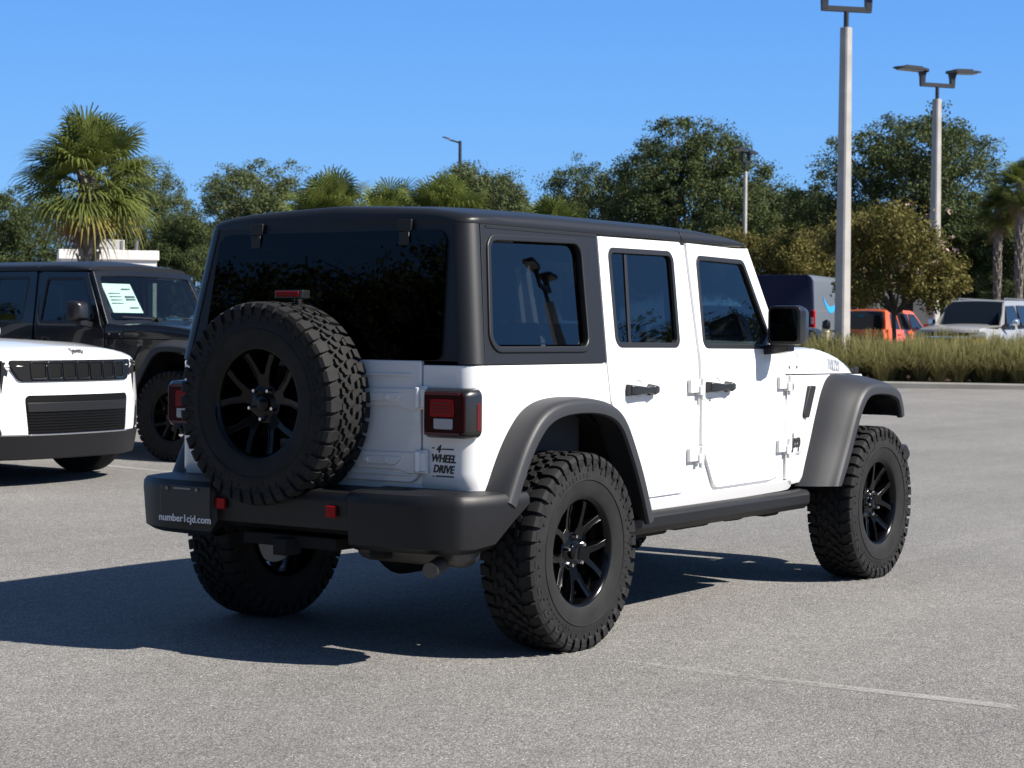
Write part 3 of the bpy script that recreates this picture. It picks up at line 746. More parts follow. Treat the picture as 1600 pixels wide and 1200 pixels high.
        # side sill rail
        mb = MB(); mb.loft([[(x, s*(y+dy), z) for y, z in ((.70, .505), (.80, .520), (.845, .515), (.862, .500), (.862, .455), (.835, .425), (.70, .425))] for x, dy in ((.42, -.02), (.47, 0), (2.26, 0), (2.33, -.03))])
        mb.build('side_rail', BUMP_M, root, bevel=.006)
        # mirror
        mb = MB(); mx = 1.90
        mb.loft([[(mx-.075+dx, s*(y*1.0), z) for y, z in rpoly([(.835+i, 1.268+i, .02), (1.012-i, 1.268+i, .03), (1.012-i, 1.458-i, .03), (.835+i, 1.458-i, .03)], 4)] for dx, i in ((0, .0), (.05, -.002), (.11, .008), (.135, .03))])
        mb.loft([[(mx+a, s*b, c_) for a, b, c_ in q] for q in ([(-.03, .78, 1.215), (.05, .78, 1.215), (.05, .78, 1.258), (-.03, .78, 1.258)], [(-.05, .86, 1.222), (.04, .86, 1.222), (.04, .86, 1.275), (-.05, .86, 1.275)], [(-.04, .93, 1.235), (.03, .93, 1.235), (.03, .93, 1.29), (-.04, .93, 1.29)])])
        mr = mb.build('side_mirror', mat('mirror_black', (.012, .012, .014), .3), root, bevel=.006)
        mb = MB(); mb.prism(rpoly([(.850, 1.284, .015), (.998, 1.284, .02), (.998, 1.444, .02), (.850, 1.444, .02)]), mx-.0775, mx-.0745, lambda u, v, w_: (w_, s*u, v)); mb.build('mirror_glass', mat('mirror_face', (.55, .57, .60), .02, metal=1.), mr)
    # ---- wheels
    for x, s, sp in ((0, -1, .55), (3.008, -1, .2), (0, 1, .3), (3.008, 1, .9)):
        offroad_wheel('wheel', root, (x, s*(.942-TW/2-.004), .408), 0 if s < 0 else PI, sp)
    if hero:
        sw = offroad_wheel('spare_wheel', root, (-.908+TW/2, .093, 1.020), -PI/2, 0., False)
        mb = MB(); mb.tube([(-.83, .085, 1.02), (-.62, .085, 1.02)], .07, 16); mb.box((-.66, .085, 1.02), (.08, .34, .30)); mb.build('spare_carrier', DARK, root)
        mb = MB(); mb.tube([(-.66, .035, 1.10), (-.70, .035, 1.46)], .018, 8); mb.box((-.735, .035, 1.466), (.05, .150, .036)); bl = mb.build('brake_light', mat('lamp_housing', (.01, .01, .011), .3), root, bevel=.005)
        mb = MB(); mb.box((-.761, .040, 1.467), (.008, .125, .022)); mb.build('brake_lens', REDL, bl, bevel=.002)
    # ---- underbody
    mb = MB(); mb.box((1.3, 0, .56), (3.6, 1.0, .14)); mb.box((1.35, 0, .60), (1.55, 1.52, .14)); mb.box((-.1, 0, .85), (.9, 1.0, .3)); mb.box((2.9, 0, .82), (.75, .95, .42))
    for s in (-1, 1): mb.box((1.4, s*.42, .47), (4.3, .08, .12))
    mb.box((1.05, .30, .41), (.55, .45, .14)); mb.box((1.75, -.35, .40), (.35, .25, .12)); mb.box((1.45, 0, .39), (.6, .5, .06))
    mb.box((2.2, -.62, .43), (.16, .14, .10)); mb.box((.85, -.62, .42), (.5, .16, .08))
    mb.build('chassis', DARK, root, bevel=.02)
    for x in (0, 3.008):
        mb = MB(); mb.tube([(x, -.78, .408), (x, .78, .408)], .045, 12); mb.lathe([(x-.16, .02), (x-.13, .10), (x-.05, .15), (x+.05, .15), (x+.12, .08)], 20, 'x')
        mb2 = mb; bmesh.ops.translate(mb.bm, vec=(0, 0, 0), verts=[]); 
        for q in mb.bm.verts:
            if abs(q.co.y) < .16 and abs(q.co.z) < .16: q.co.z += .40
        mb.build('axle', DARK, root)
    for s in (-1, 1):
        mb = MB(); mb.tube([(-.10, s*.50, .38), (-.16, s*.46, .80)], .03, 10); mb.build('shock_absorber', mat('shock_red', (.12, .008, .010), .5), root)
    # exhaust silencer and tip
    mb = MB(); rings = []
    for y, k in ((-.25, .5), (-.28, .95), (-.30, 1), (-.74, 1), (-.76, .95), (-.79, .5)):
        rings.append([(-.60+.10*k*math.cos(t), y, .455+.068*k*math.sin(t)) for t in np.linspace(0, 2*PI, 20, endpoint=False)])
    mb.loft(rings); mb.tube([(-.60, -.66, .42), (-.70, -.70, .405), (-.80, -.73, .395)], .032, 14)
    mb.build('exhaust', mat('exhaust_steel', (.10, .095, .09), .5, metal=.8), root)
    mb = MB(); mb.box((-.80, .0, .44), (.10, .07, .07)); mb.box((-.72, .0, .46), (.14, .5, .05)); mb.build('tow_hitch', DARK, root, bevel=.006)
    # ---- cabin
    mb = MB(); mb.box((.78, 0, .70), (2.6, 1.42, .06)); mb.box((1.92, 0, 1.08), (.32, 1.42, .24)); mb.box((1.4, 0, .85), (.9, .3, .28))
    for s in (-1, 1): mb.box((-.1, s*.62, .92), (.75, .2, .44))
    mb.build('cabin_floor', SEAT, root)
    mb = MB(); mb.loft([[(x, y, 1.755+.04*(1-(y/.7)**2)) for y in np.linspace(-.66, .66, 9)] for x in (-.48, 1.8)], close=False, cap=False); mb.build('headliner', mat('headliner', (.05, .05, .05), .9), root)
    def seat(x, y, wd):
        mb = MB()
        mb.loft([[(x+dx, y+wd/2*k, z) for k, z in rpoly([(-1, z0, .02), (1, z0, .02), (1, z1, .05), (-1, z1, .05)], 3)] for dx, z0, z1 in ((0, .78, .92), (.48, .80, .96), (.52, .84, .93))])
        mb.loft([[(x-.02-.16*(z-.85)+d_, y+wd/2*k, z) for k, d_ in ((-1, .0), (-.9, .10), (.9, .10), (1, 0), (.9, -.06), (-.9, -.06))] for z in (.85, 1.1, 1.32, 1.36)])
        st = mb.build('seat', SEAT, root, bevel=.02)
        for yy in ((y,) if wd < .7 else (y-.35, y+.35)):
            mb = MB(); mb.box((x-.11, yy, 1.46), (.10, .26, .17)); mb.tube([(x-.11, yy-.06, 1.34), (x-.11, yy-.06, 1.42)], .008, 6); mb.tube([(x-.11, yy+.06, 1.34), (x-.11, yy+.06, 1.42)], .008, 6)
            mb.build('headrest', SEAT, st, bevel=.03, seg=3)
    seat(1.05, -.36, .52); seat(1.05, .36, .52); seat(.20, 0, 1.25)
    mb = MB(); mb.loft([[(1.70+.0*k+.17*math.sin(a)*-.35+r2*math.cos(b)*.3, .36+(.17+r2*math.cos(b))*math.cos(a), 1.16+(.17+r2*math.cos(b))*math.sin(a)*.93) for b in np.linspace(0, 2*PI, 6, endpoint=False) for k in (0,) for r2 in (.014,)] for a in np.linspace(0, 2*PI, 28, endpoint=False)], cap=False, loop=True)
    mb.tube([(1.86, .36, 1.10), (1.70, .36, 1.16)], .03, 8); mb.box((1.70, .36, 1.16), (.02, .32, .05)); mb.build('steering_wheel', SEAL, root)
    mb = MB()
    for s in (-1, 1): mb.tube([(1.22, s*.64, .9), (1.18, s*.62, 1.70), (1.75, s*.62, 1.70)], .03, 8); mb.tube([(-.40, s*.60, 1.15), (-.05, s*.62, 1.68), (1.18, s*.62, 1.70)], .03, 8)
    mb.tube([(1.18, -.62, 1.70), (1.18, .62, 1.70)], .03, 8); mb.build('roll_cage', SEAT, root)
    return root

hero = build_offroader('off_road_suv', 'white four-door off-roader with black hardtop and spare wheel on its tailgate', (0, 0, 0), 0, WHITE)
# ---------------------------------------------------------------- where things stand
HF = Vector((math.cos(YAW), math.sin(YAW), 0)); HR = Vector((math.sin(YAW), -math.cos(YAW), 0))
def at(px, D, z=None):
    """ground point at distance D (m) along the view, px given on the 1600 px wide photograph"""
    q = CAM+HF*D+HR*((px-800)/FPX*D)
    return Vector((q.x, q.y, gz(q.x, q.y) if z is None else z))
FACE_CAM = YAW+PI

# ---------------------------------------------------------------- second off-roader, black, parked on the left
DKA = R(-86); _w = at(280, 17.6)
DK = _w-Matrix.Rotation(DKA, 3, 'Z') @ Vector((3.008, -.80, 0)); DK.z = gz(_w.x, _w.y)
dark_suv = build_offroader('off_road_suv', 'black four-door off-roader with a price sheet in its windscreen, parked behind the white car', DK, DKA, BLKPAINT, hero=False, rear_glass=PRIV, front_glass=glass_mat('side_glass', (.45, .52, .52)))
def sheet():
    mb = MB(); A0, A1 = Vector((2.125, 0, 1.225)), Vector((1.862, 0, 1.748))
    def q(y, v): 
        p_ = A0.lerp(A1, v); u = y/.74; return Vector((p_.x+.03*(1-u*u)-.03, y, p_.z-.012))
    vs = [mb.v(q(y, v)) for y, v in ((-.60, .27), (-.20, .27), (-.24, .80), (-.62, .80))]
    vb = [mb.v(v.co+Vector((-.003, 0, -.002))) for v in vs]
    mb.face(vs); mb.face(vb[::-1])
    for i in range(4): mb.face([vs[i], vs[(i+1) % 4], vb[(i+1) % 4], vb[i]])
    o = mb.build('price_sheet', mat('paper', (.72, .80, .76), .7), dark_suv)
    up = (A1-A0).normalized()
    for y, v, w_, h_ in ((-.33, .70, .12, .012), (-.31, .56, .13, .02), (-.31, .51, .13, .014), (-.30, .36, .12, .010), (-.50, .62, .16, .006), (-.50, .56, .16, .006), (-.50, .50, .16, .006), (-.50, .44, .16, .006)):
        mb = MB(); c = q(y, v)+Vector((.004, 0, .002)); a = Vector((0, 1, 0))*w_/2; b = up*h_/2
        n_ = Vector((.9, 0, .45)).normalized()*.0015
        mb.loft([[c+sx*a+sz*b+k*n_ for sx, sz in ((-1, -1), (1, -1), (1, 1), (-1, 1))] for k in (-1, 1)])
        mb.build('printed_line', mat('print_grey', (.12, .14, .14) if h_ > .008 else (.35, .38, .37), .7), o)
sheet()

# ---------------------------------------------------------------- ordinary cars
def road_wheel_meshes():
    mb = MB(); R_, W_ = .37, .24; h = W_/2
    mb.lathe([(-.10, .235), (-.112, .25), (-.122, .30), (-.116, .345), (-.095, .366), (0, .37), (.095, .366), (.116, .345), (.122, .30), (.10, .235)], 48, 'y')
    for k in range(40):
        a = k*2*PI/40
        for yy in (-.07, 0, .07): pass
    ty = finish(mb.bm, 40)
    mb = MB(); mb.lathe([(-.10, .238), (-.108, .243), (-.104, .228), (-.05, .215), (.10, .22)], 48, 'y')
    for k in range(10):
        a = k*2*PI/10; d = .05
        mb.loft([[(r*math.cos(a+t/r), y, r*math.sin(a+t/r)) for r, t, y in ((.05, -.016, -.075), (.05, .016, -.075), (.225, .012, -.092), (.225, -.012, -.092))], [(r*math.cos(a+t/r), y+.03, r*math.sin(a+t/r)) for r, t, y in ((.05, -.016, -.075), (.05, .016, -.075), (.225, .012, -.092), (.225, -.012, -.092))]])
    mb.lathe([(-.085, .001), (-.085, .05), (-.06, .07), (-.03, .07)], 24, 'y'); mb.lathe([(-.01, .02), (-.01, .16), (.01, .16)], 24, 'y')
    return ty, finish(mb.bm, 35)
RW_T, RW_R = road_wheel_meshes()
def car(name, label, cat, loc, rz, paint, wb, fo, ro, W, zb, zr, zh, zn, A0, A1, D1, D0, wins, wr=.37, rimmat=None, lower=None, pillar_black=False, roofmat=None, group=None):
    """front axle at x=0, heading +x.  zb belt, zr roof, zh cowl, zn hood nose; A0/A1 screen base/top, D1/D0 rear glass top/base (x)"""
    root = thing(name, label, cat, loc, rz, group); rimmat = rimmat or STEEL; lower = lower or BUMP_M
    hw = W/2
    def Yc(x, z):
        if z > zb: y = hw-.045-(z-zb)*.34
        elif z > .7: y = hw-.045*((z-.7)/(zb-.7))**2
        else: y = hw-.06*((.7-z)/.5)**2
        if x > A0-.1 and z > .80: y -= .62*(z-.80)**1.15*min(1, (x-A0+.1)/.3)
        if x > fo-.6: y -= .24*((x-fo+.6)/.6)**2.0*(hw/.95)
        if x < -wb-ro+.5: y -= .14*((-wb-ro+.5-x)/.5)**2
        return y
    X0, X1 = -wb-ro, fo
    cu = [X0+.1, X0+.2, X0+.3, X0+.4, X0+.5]+[fo-.6, fo-.45, fo-.3, fo-.2, fo-.1]
    cv = [.35, .5, .6, .7, .8, .9, 1.0, zb]
    a = wr+.07
    archf = [(a*math.cos(t), wr-.02+a*math.sin(t)) for t in np.linspace(PI, 0, 13)]
    archr = [(x-wb, z) for x, z in archf]
    zlo = .27
    fe = fo-.30
    outl = [(X0+.04, .42), (X0+.10, zlo+.05), (-wb-a, zlo+.04)]+archr+[(-wb+a, zlo), (-a, zlo)]+archf+[(a, zlo+.03), (fe-.03, zlo+.06), (fe, .55), (fe-.0, zn-.12), (fe-.02, zn-.02), (fe-.12, zn+(zh-zn)*.35), (A0-.0, zh), (A1, zr-.03), (A1-.2, zr), (D1+.15, zr), (D1, zr-.03), (D0, zb+.02), (X0, zb-.02), (X0-.0, .60)]
    wl = [rpoly([(x, z, .03) for x, z in w_]) for w_ in wins]
    for s in (-1, 1):
        bm = slab(outl, [], cu, cv, lambda u, v, d, s=s: Vector((u, s*(Yc(u, v)-d), v)), .05)
        sd = link_mesh('body_side', finish(bm), paint, root); add_bevel(sd, .015)
        for w_ in wl:
            bm = slab(inset(w_, .014), [], cu, cv, lambda u, v, d, s=s: Vector((u, s*(Yc(u, v)+.003-d), v)), .02)
            g = link_mesh('window', finish(bm), mat('dark_car_glass', (.006, .008, .010), .03, spec=.6), sd)
            bm = slab(inset(w_, -.004), [inset(w_, .016)], cu, cv, lambda u, v, d, s=s: Vector((u, s*(Yc(u, v)+.006-d), v)), .02)
            link_mesh('window_seal', finish(bm), SEAL, g)
        bm = slab([(-wb+a+.02, zlo-.03), (-a-.02, zlo-.03), (-a-.02, zlo+.10), (-wb+a+.02, zlo+.10)], [], cu, cv, lambda u, v, d, s=s: Vector((u, s*(Yc(u, v)+.012-d), v)), .04)
        o = link_mesh('sill_trim', finish(bm), lower, root); add_bevel(o, .01)
        # arch trims and handle
        for ax in (0, -wb):
            mb = MB(); mb.loft([[(ax+rr*math.cos(t), s*(Yc(ax+rr*math.cos(t), .6)+yy), wr-.02+rr*math.sin(t)) for rr, yy in ((a-.03, -.05), (a-.03, .012), (a+.03, .012), (a+.045, -.02))] for t in np.linspace(0.02, PI-.02, 17)]); mb.build('arch_trim', lower, root)
        for hx in ((A1-.55), (A1-1.5)):
            mb = MB(); mb.box((hx, s*(Yc(hx, zb-.12)+.015), zb-.12), (.2, .03, .035)); mb.build('door_handle', paint, sd, bevel=.008)
        mb = MB(); mxx = A0-.42
        mb.loft([[(mxx+dx, s*y, z) for y, z in rpoly([(hw+.02+i, zb+.03+i, .03), (hw+.20-i, zb+.05+i, .04), (hw+.20-i, zb+.21-i, .04), (hw+.02+i, zb+.19-i, .03)], 3)] for dx, i in ((-.02, 0), (.05, .0), (.12, .03))])
        mb.box((mxx+.03, s*(hw+.0), zb+.05), (.06, .14, .04)); mb.build('side_mirror', paint if not pillar_black else CHROME, root)
    def cross(xz, crown=.02, n=11, inn=.0):
        return [[(x, k*(Yc(x, z)-inn), z+crown*(1-k*k)) for k in np.linspace(-1, 1, n)] for x, z in xz]
    def skin(nm, xz, material, crown=.02, inn=.01, parent=None):
        mb = MB(); top = cross(xz, crown, inn=inn)
        rings = [r+[(p[0], p[1], p[2]-.03) for p in reversed(r)] for r in top]
        mb.loft(rings); return mb.build(nm, material, parent or root)
    hood_xz = [(fo-.03, zn-.06), (fo-.07, zn-.02), (fo-.16, zn+.01), (fo-.35, zn+(zh-zn)*.45), (fo-.6, zn+(zh-zn)*.7), (A0, zh+.005)]
    hr = []
    for d, z in ((.015, zn-.085), (.03, zn-.045), (.06, zn-.015), (.12, zn+.008), (.25, zn+(zh-zn)*.28), (.5, zn+(zh-zn)*.62), (fo-A0, zh+.005)):
        ym = Yc(max(A0, min(fe, fo-d-.22)), min(z, zn+.03))-.004; row = []
        for k in np.linspace(-1, 1, 15):
            y = k*ym; x = fo-d-.34*(abs(y)/hw)**2.8*max(0., 1-d/(fo-A0)) if d < fo-A0 else A0
            row.append((x, y, z+.045*(1-k*k)*min(1, d/.12)))
        hr.append(row+[(q_[0]-.01, q_[1]*.985, q_[2]-.03) for q_ in reversed(row)])
    mbh = MB(); mbh.loft(hr); hood = mbh.build('hood', paint, root)
    skin('roof', [(A1+.02, zr-.035), (A1-.2, zr+.004), ((A1+D1)/2, zr+.02), (D1+.15, zr+.004), (D1-.02, zr-.035)], roofmat or paint, .03)
    skin('windscreen', [(A0-.01, zh+.012), (A0+(A1-A0)*.5, zh+(zr-zh)*.52), (A1+.01, zr-.030)], mat('dark_car_glass', (.006, .008, .010), .03, spec=.6), .02, .05)
    skin('rear_window', [(D1-.01, zr-.03), (D0+.02, zb+.06)], mat('dark_car_glass', (.006, .008, .010), .03, spec=.6), .0, .09)
    skin('rear_pillars', [(D1-.0, zr-.04), (D0+.04, zb+.05)], paint, .0, .012)
    # tail panel
    def FX(y, z): return fo-.34*(abs(y)/hw)**2.8-(.10*(z-.65) if z > .65 else .22*max(0, .42-z))
    def RX(y, z): return X0+.16*(abs(y)/hw)**3+(.04*(z-.7) if z > .7 else 0)
    yc = list(np.linspace(-hw*.96, hw*.96, 19))
    def fpatch(nm, outl_, material, off=0., th=.03, parent=None, holes=(), bevel=.006, sign=1):
        bm = slab(outl_, list(holes), yc, [.42, .65], (lambda u, v, d: Vector((FX(u, v)+off-d, u, v))) if sign > 0 else (lambda u, v, d: Vector((RX(u, v)-off+d, u, v))), th)
        o = link_mesh(nm, finish(bm), material, parent or root)
        if bevel: add_bevel(o, bevel)
        return o
    fpatch('front_panel', rpoly([(-hw+.05, .30, .04), (hw-.05, .30, .04), (hw-.06, zn-.05, .04), (-hw+.06, zn-.05, .04)]), paint, -.012, .05)
    fpatch('tailgate', [(-hw+.06, .5), (hw-.06, .5), (hw-.06, zb+.03), (-hw+.06, zb+.03)], paint, 0, .04, None, (), .01, -1)
    fpatch('rear_bumper', rpoly([(-hw+.04, .30, .05), (hw-.04, .30, .05), (hw-.04, .58, .03), (-hw+.04, .58, .03)]), lower, .05, .08, None, (), .015, -1)
    mb = MB(); mb.box(((fo-.40-wb-ro+.25)/2, 0, .42), (wb+fo+ro-.65, W-.30, .36)); mb.box((-wb/2+.1, 0, .75), (wb-.5, W-.22, .5)); mb.box(((fo-.3)/2, 0, .75), (fo+.0, W-.5, .4)); mb.build('underbody', DARK, root)
    for x, s in ((0, -1), (0, 1), (-wb, -1), (-wb, 1)):
        wh = empty_part('wheel', root, (x, s*(hw-.14), wr), (0, rng.uniform(0, 1), 0 if s < 0 else PI))
        k = wr/.37; wh.scale = (k, 1, k)
        link_mesh('tyre', RW_T, RUBBER, wh); r_ = link_mesh('rim', RW_R, None, wh)
        if not RW_R.materials: RW_R.materials.append(STEEL)
        r_.material_slots[0].link = 'OBJECT'; r_.material_slots[0].material = rimmat
    return root, fpatch, Yc, hw

# white three-row car at the left: full nose
GC_G = gz(4, 8)
GCA = R(-86); GCP = at(130, 16.3)-Vector((-math.sin(GCA), math.cos(GCA), 0))*.85; GCP.z = gz(GCP.x, GCP.y)+.0
gc, fp, gY, ghw = car('parked_suv', 'white parked car with black slotted grille at the left edge', 'car', GCP, GCA, WHITE, 3.09, .80, 1.15, 1.98, 1.06, 1.78, 1.10, 1.00, -.98, -1.75, -3.9, -4.15, [[(-1.58, 1.10), (-1.22, 1.10), (-1.54, 1.60), (-1.58, 1.64)], [(-2.6, 1.12), (-1.68, 1.10), (-1.68, 1.67), (-2.6, 1.69)], [(-3.8, 1.15), (-2.75, 1.12), (-2.75, 1.69), (-3.6, 1.68)]], .385, RIMB)
GMESH = mat('black_grille_mesh', (.003, .003, .0033), .45, spec=.2)
fp('grille', rpoly([(-.60, .80, .06), (.60, .80, .06), (.70, .965, .03), (-.70, .965, .03)]), GMESH, .012, .04)
for i in range(7):
    y = -.45+.15*i
    fp('grille_slot', rpoly([(y-.066, .815, .02), (y+.066, .815, .02), (y+.070, .955, .02), (y-.070, .955, .02)]), mat('slot_frame', (.008, .008, .009), .3, coat=.2), .020, .02, None, [rpoly([(y-.060, .826, .015), (y+.060, .826, .015), (y+.064, .946, .015), (y-.064, .946, .015)])], .003)
    fp('slot_mesh', rpoly([(y-.056, .832, .012), (y+.056, .832, .012), (y+.060, .94, .012), (y-.060, .94, .012)]), mat('slot_dark', (.003, .003, .003), .6, spec=.15), .014, .01, None, (), 0)
for s in (-1, 1):
    fp('headlight', rpoly([(s*.705, .835, .02), (s*.925, .865, .02), (s*.93, .945, .02), (s*.715, .968, .02)]), SMOKE, .012, .05)
    fp('daytime_lamp', [(s*.74, .952), (s*.90, .940), (s*.90, .931), (s*.74, .942)], CLEARL, .016, .01, None, (), 0)
fp('front_bumper', rpoly([(-.93, .33, .06), (.93, .33, .06), (.955, .60, .05), (.93, .86, .04), (.70, .845, .03), (.64, .79, .04), (-.64, .79, .04), (-.70, .845, .03), (-.93, .86, .04), (-.955, .60, .05)]), WHITE, .004, .06, None, [rpoly([(-.54, .36, .04), (.54, .36, .04), (.575, .695, .04), (-.575, .695, .04)]), rpoly([(.72, .36, .03), (.90, .40, .03), (.90, .62, .02), (.80, .62, .02)]), rpoly([(-.72, .36, .03), (-.90, .40, .03), (-.90, .62, .02), (-.80, .62, .02)])], .015)
ink = fp('lower_intake', rpoly([(-.58, .34, .04), (.58, .34, .04), (.61, .715, .04), (-.61, .715, .04)]), mat('intake_black', (.003, .003, .0033), .6, spec=.12), -.006, .03)
for k in range(9):
    z = .39+.022*k
    fp('intake_bar', [(-.54, z), (.54, z), (.54, z+.006), (-.54, z+.006)], GMESH, .001, .02, ink, (), 0)
fp('intake_shelf', rpoly([(-.545, .565, .01), (.545, .565, .01), (.555, .64, .01), (-.555, .64, .01)]), BUMP_M, .006, .05, ink)
for s in (-1, 1):
    fp('fog_recess', rpoly([(s*.70, .34, .02), (s*.92, .38, .02), (s*.92, .64, .02), (s*.78, .64, .02)]), mat('intake_black', (.003, .003, .0033), .6, spec=.12), -.006, .03)
    fp('fog_lamp', rpoly([(s*.80, .575, .01), (s*.885, .58, .01), (s*.885, .61, .01), (s*.80, .605, .01)]), CLEARL, .002, .02, None, (), .004)
fp('lower_lip', rpoly([(-.90, .20, .05), (.90, .20, .05), (.95, .395, .04), (-.95, .395, .04)]), BUMP_M, .018, .10, None, (), .012)
fp('skid_strip', rpoly([(-.55, .385, .01), (.55, .385, .01), (.55, .398, .01), (-.55, .398, .01)]), CHROME, .024, .02, None, (), .003)
lettering('Jeep', .080, (0, 1, 0), (-.8, 0, .6), (.7175, 0, 1.0365), INK, gc, bold=.001, sx=1.0, depth=.004)

# silver pickup-based wagon at the right
SVA = FACE_CAM-R(34); q = at(1475, 47.5)-Vector((math.cos(SVA), math.sin(SVA), 0))*.98; q.z = gz(q.x, q.y); SIL = mat('silver_paint', (.34, .335, .325), .35, metal=.3, coat=.6)
sv, fp, sY, shw = car('parked_suv', 'silver parked car with large mirrors behind the tall grass at the right', 'car', q, SVA, SIL, 3.3, .98, 1.25, 2.0, 1.20, 1.86, 1.22, 1.12, -.55, -1.15, -4.2, -4.4, [[(-1.75, 1.24), (-.80, 1.24), (-1.12, 1.72), (-1.75, 1.74)], [(-2.75, 1.24), (-1.9, 1.24), (-1.9, 1.75), (-2.75, 1.75)], [(-4.1, 1.26), (-2.95, 1.24), (-2.95, 1.75), (-4.0, 1.74)]], .39, CHROME, mat('grey_cladding', (.11, .115, .12), .55), True)
fp('grille', rpoly([(-.58, .80, .03), (.58, .80, .03), (.60, 1.06, .03), (-.60, 1.06, .03)]), GMESH, .012, .04)
fp('grille_bar', [(-.58, .915), (.58, .915), (.58, .955), (-.58, .955)], CHROME, .022, .03, None, (), .004)
for s in (-1, 1):
    fp('headlight', rpoly([(s*.61, .93, .02), (s*.92, .95, .02), (s*.92, 1.06, .02), (s*.61, 1.05, .02)]), CLEARL, .014, .04)
    fp('indicator', rpoly([(s*.61, .81, .02), (s*.92, .83, .02), (s*.92, .92, .02), (s*.61, .90, .02)]), AMBER, .012, .04)
fp('front_bumper', rpoly([(-.95, .42, .04), (.95, .42, .04), (.97, .74, .04), (-.97, .74, .04)]), CHROME, .06, .10, None, (), .015)
for s in (-1, 1):
    mb = MB(); mb.tube([(-1.5, s*.60, 1.92), (-3.9, s*.60, 1.92)], .02, 8)
    for x in (-1.5, -2.7, -3.9): mb.box((x, s*.60, 1.895), (.08, .04, .05))
    mb.build('roof_rail', STEEL, sv)

# red hatch-backed car seen from behind
REDP = mat('orange_red_paint', (.62, .105, .022), .3, coat=1.)
RDA = YAW-R(34); RDP = at(1342, 56)+Vector((math.cos(RDA), math.sin(RDA), 0))*3.37; RDP.z = gz(RDP.x, RDP.y)
rd, fp, rY, rhw = car('parked_suv', 'orange red parked car seen from behind past the light pole', 'car', RDP, RDA, REDP, 2.57, .85, .80, 1.80, 1.08, 1.66, 1.08, .98, -.35, -1.0, -3.05, -3.25, [[(-1.45, 1.10), (-.55, 1.10), (-1.02, 1.55), (-1.45, 1.57)], [(-2.3, 1.11), (-1.55, 1.10), (-1.55, 1.57), (-2.3, 1.57)], [(-3.0, 1.13), (-2.4, 1.11), (-2.4, 1.57), (-2.85, 1.55)]], .34, STEEL)
for s in (-1, 1):
    fp('tail_light', rpoly([(s*.60, .86, .02), (s*.78, .86, .02), (s*.78, 1.07, .02), (s*.60, 1.07, .02)]), SMOKE, .03, .06, None, (), .01, -1)
    fp('lamp_lens', rpoly([(s*.64, .93, .01), (s*.74, .93, .01), (s*.74, 1.03, .01), (s*.64, 1.03, .01)]), CLEARL, .036, .02, None, (), .004, -1)
fp('licence_plate', rpoly([(-.18, .70, .01), (.18, .70, .01), (.18, .82, .01), (-.18, .82, .01)]), mat('plate_pale', (.6, .6, .58), .5), .012, .01, None, (), .003, -1)
fp('hatch_glass', rpoly([(-.70, 1.10, .05), (.70, 1.10, .05), (.62, 1.52, .06), (-.62, 1.52, .06)]), mat('dark_car_glass', (.006, .008, .010), .03, spec=.6), .012-.0, .012, None, (), .004, -1)

# small dark blue car just right of the mirror
NAVY = mat('navy_paint', (.012, .022, .075), .3, coat=1.)
nv, fp, nY, nhw = car('parked_car', 'dark blue parked car half hidden behind the black door mirror', 'car', at(1284, 47.5)+HR*-.85, YAW-R(97), NAVY, 2.6, .85, .75, 1.80, 1.16, 1.64, 1.20, 1.08, -.25, -1.05, -2.55, -3.1, [[(-1.45, 1.18), (-.6, 1.18), (-1.1, 1.52), (-1.45, 1.54)], [(-2.6, 1.2), (-1.55, 1.18), (-1.55, 1.54), (-2.35, 1.52)]], .33, STEEL)
for s in (-1, 1): fp('headlight', rpoly([(s*.50, .66, .02), (s*.78, .68, .02), (s*.78, .78, .02), (s*.50, .77, .02)]), CLEARL, .012, .04)
fp('grille', rpoly([(-.48, .56, .03), (.48, .56, .03), (.45, .76, .03), (-.45, .76, .03)]), GMESH, .012, .04)
for s in (-1, 1): fp('tail_light', rpoly([(s*.55, .80, .02), (s*.80, .80, .02), (s*.80, .95, .02), (s*.55, .95, .02)]), REDL, .02, .05, None, (), .01, -1)

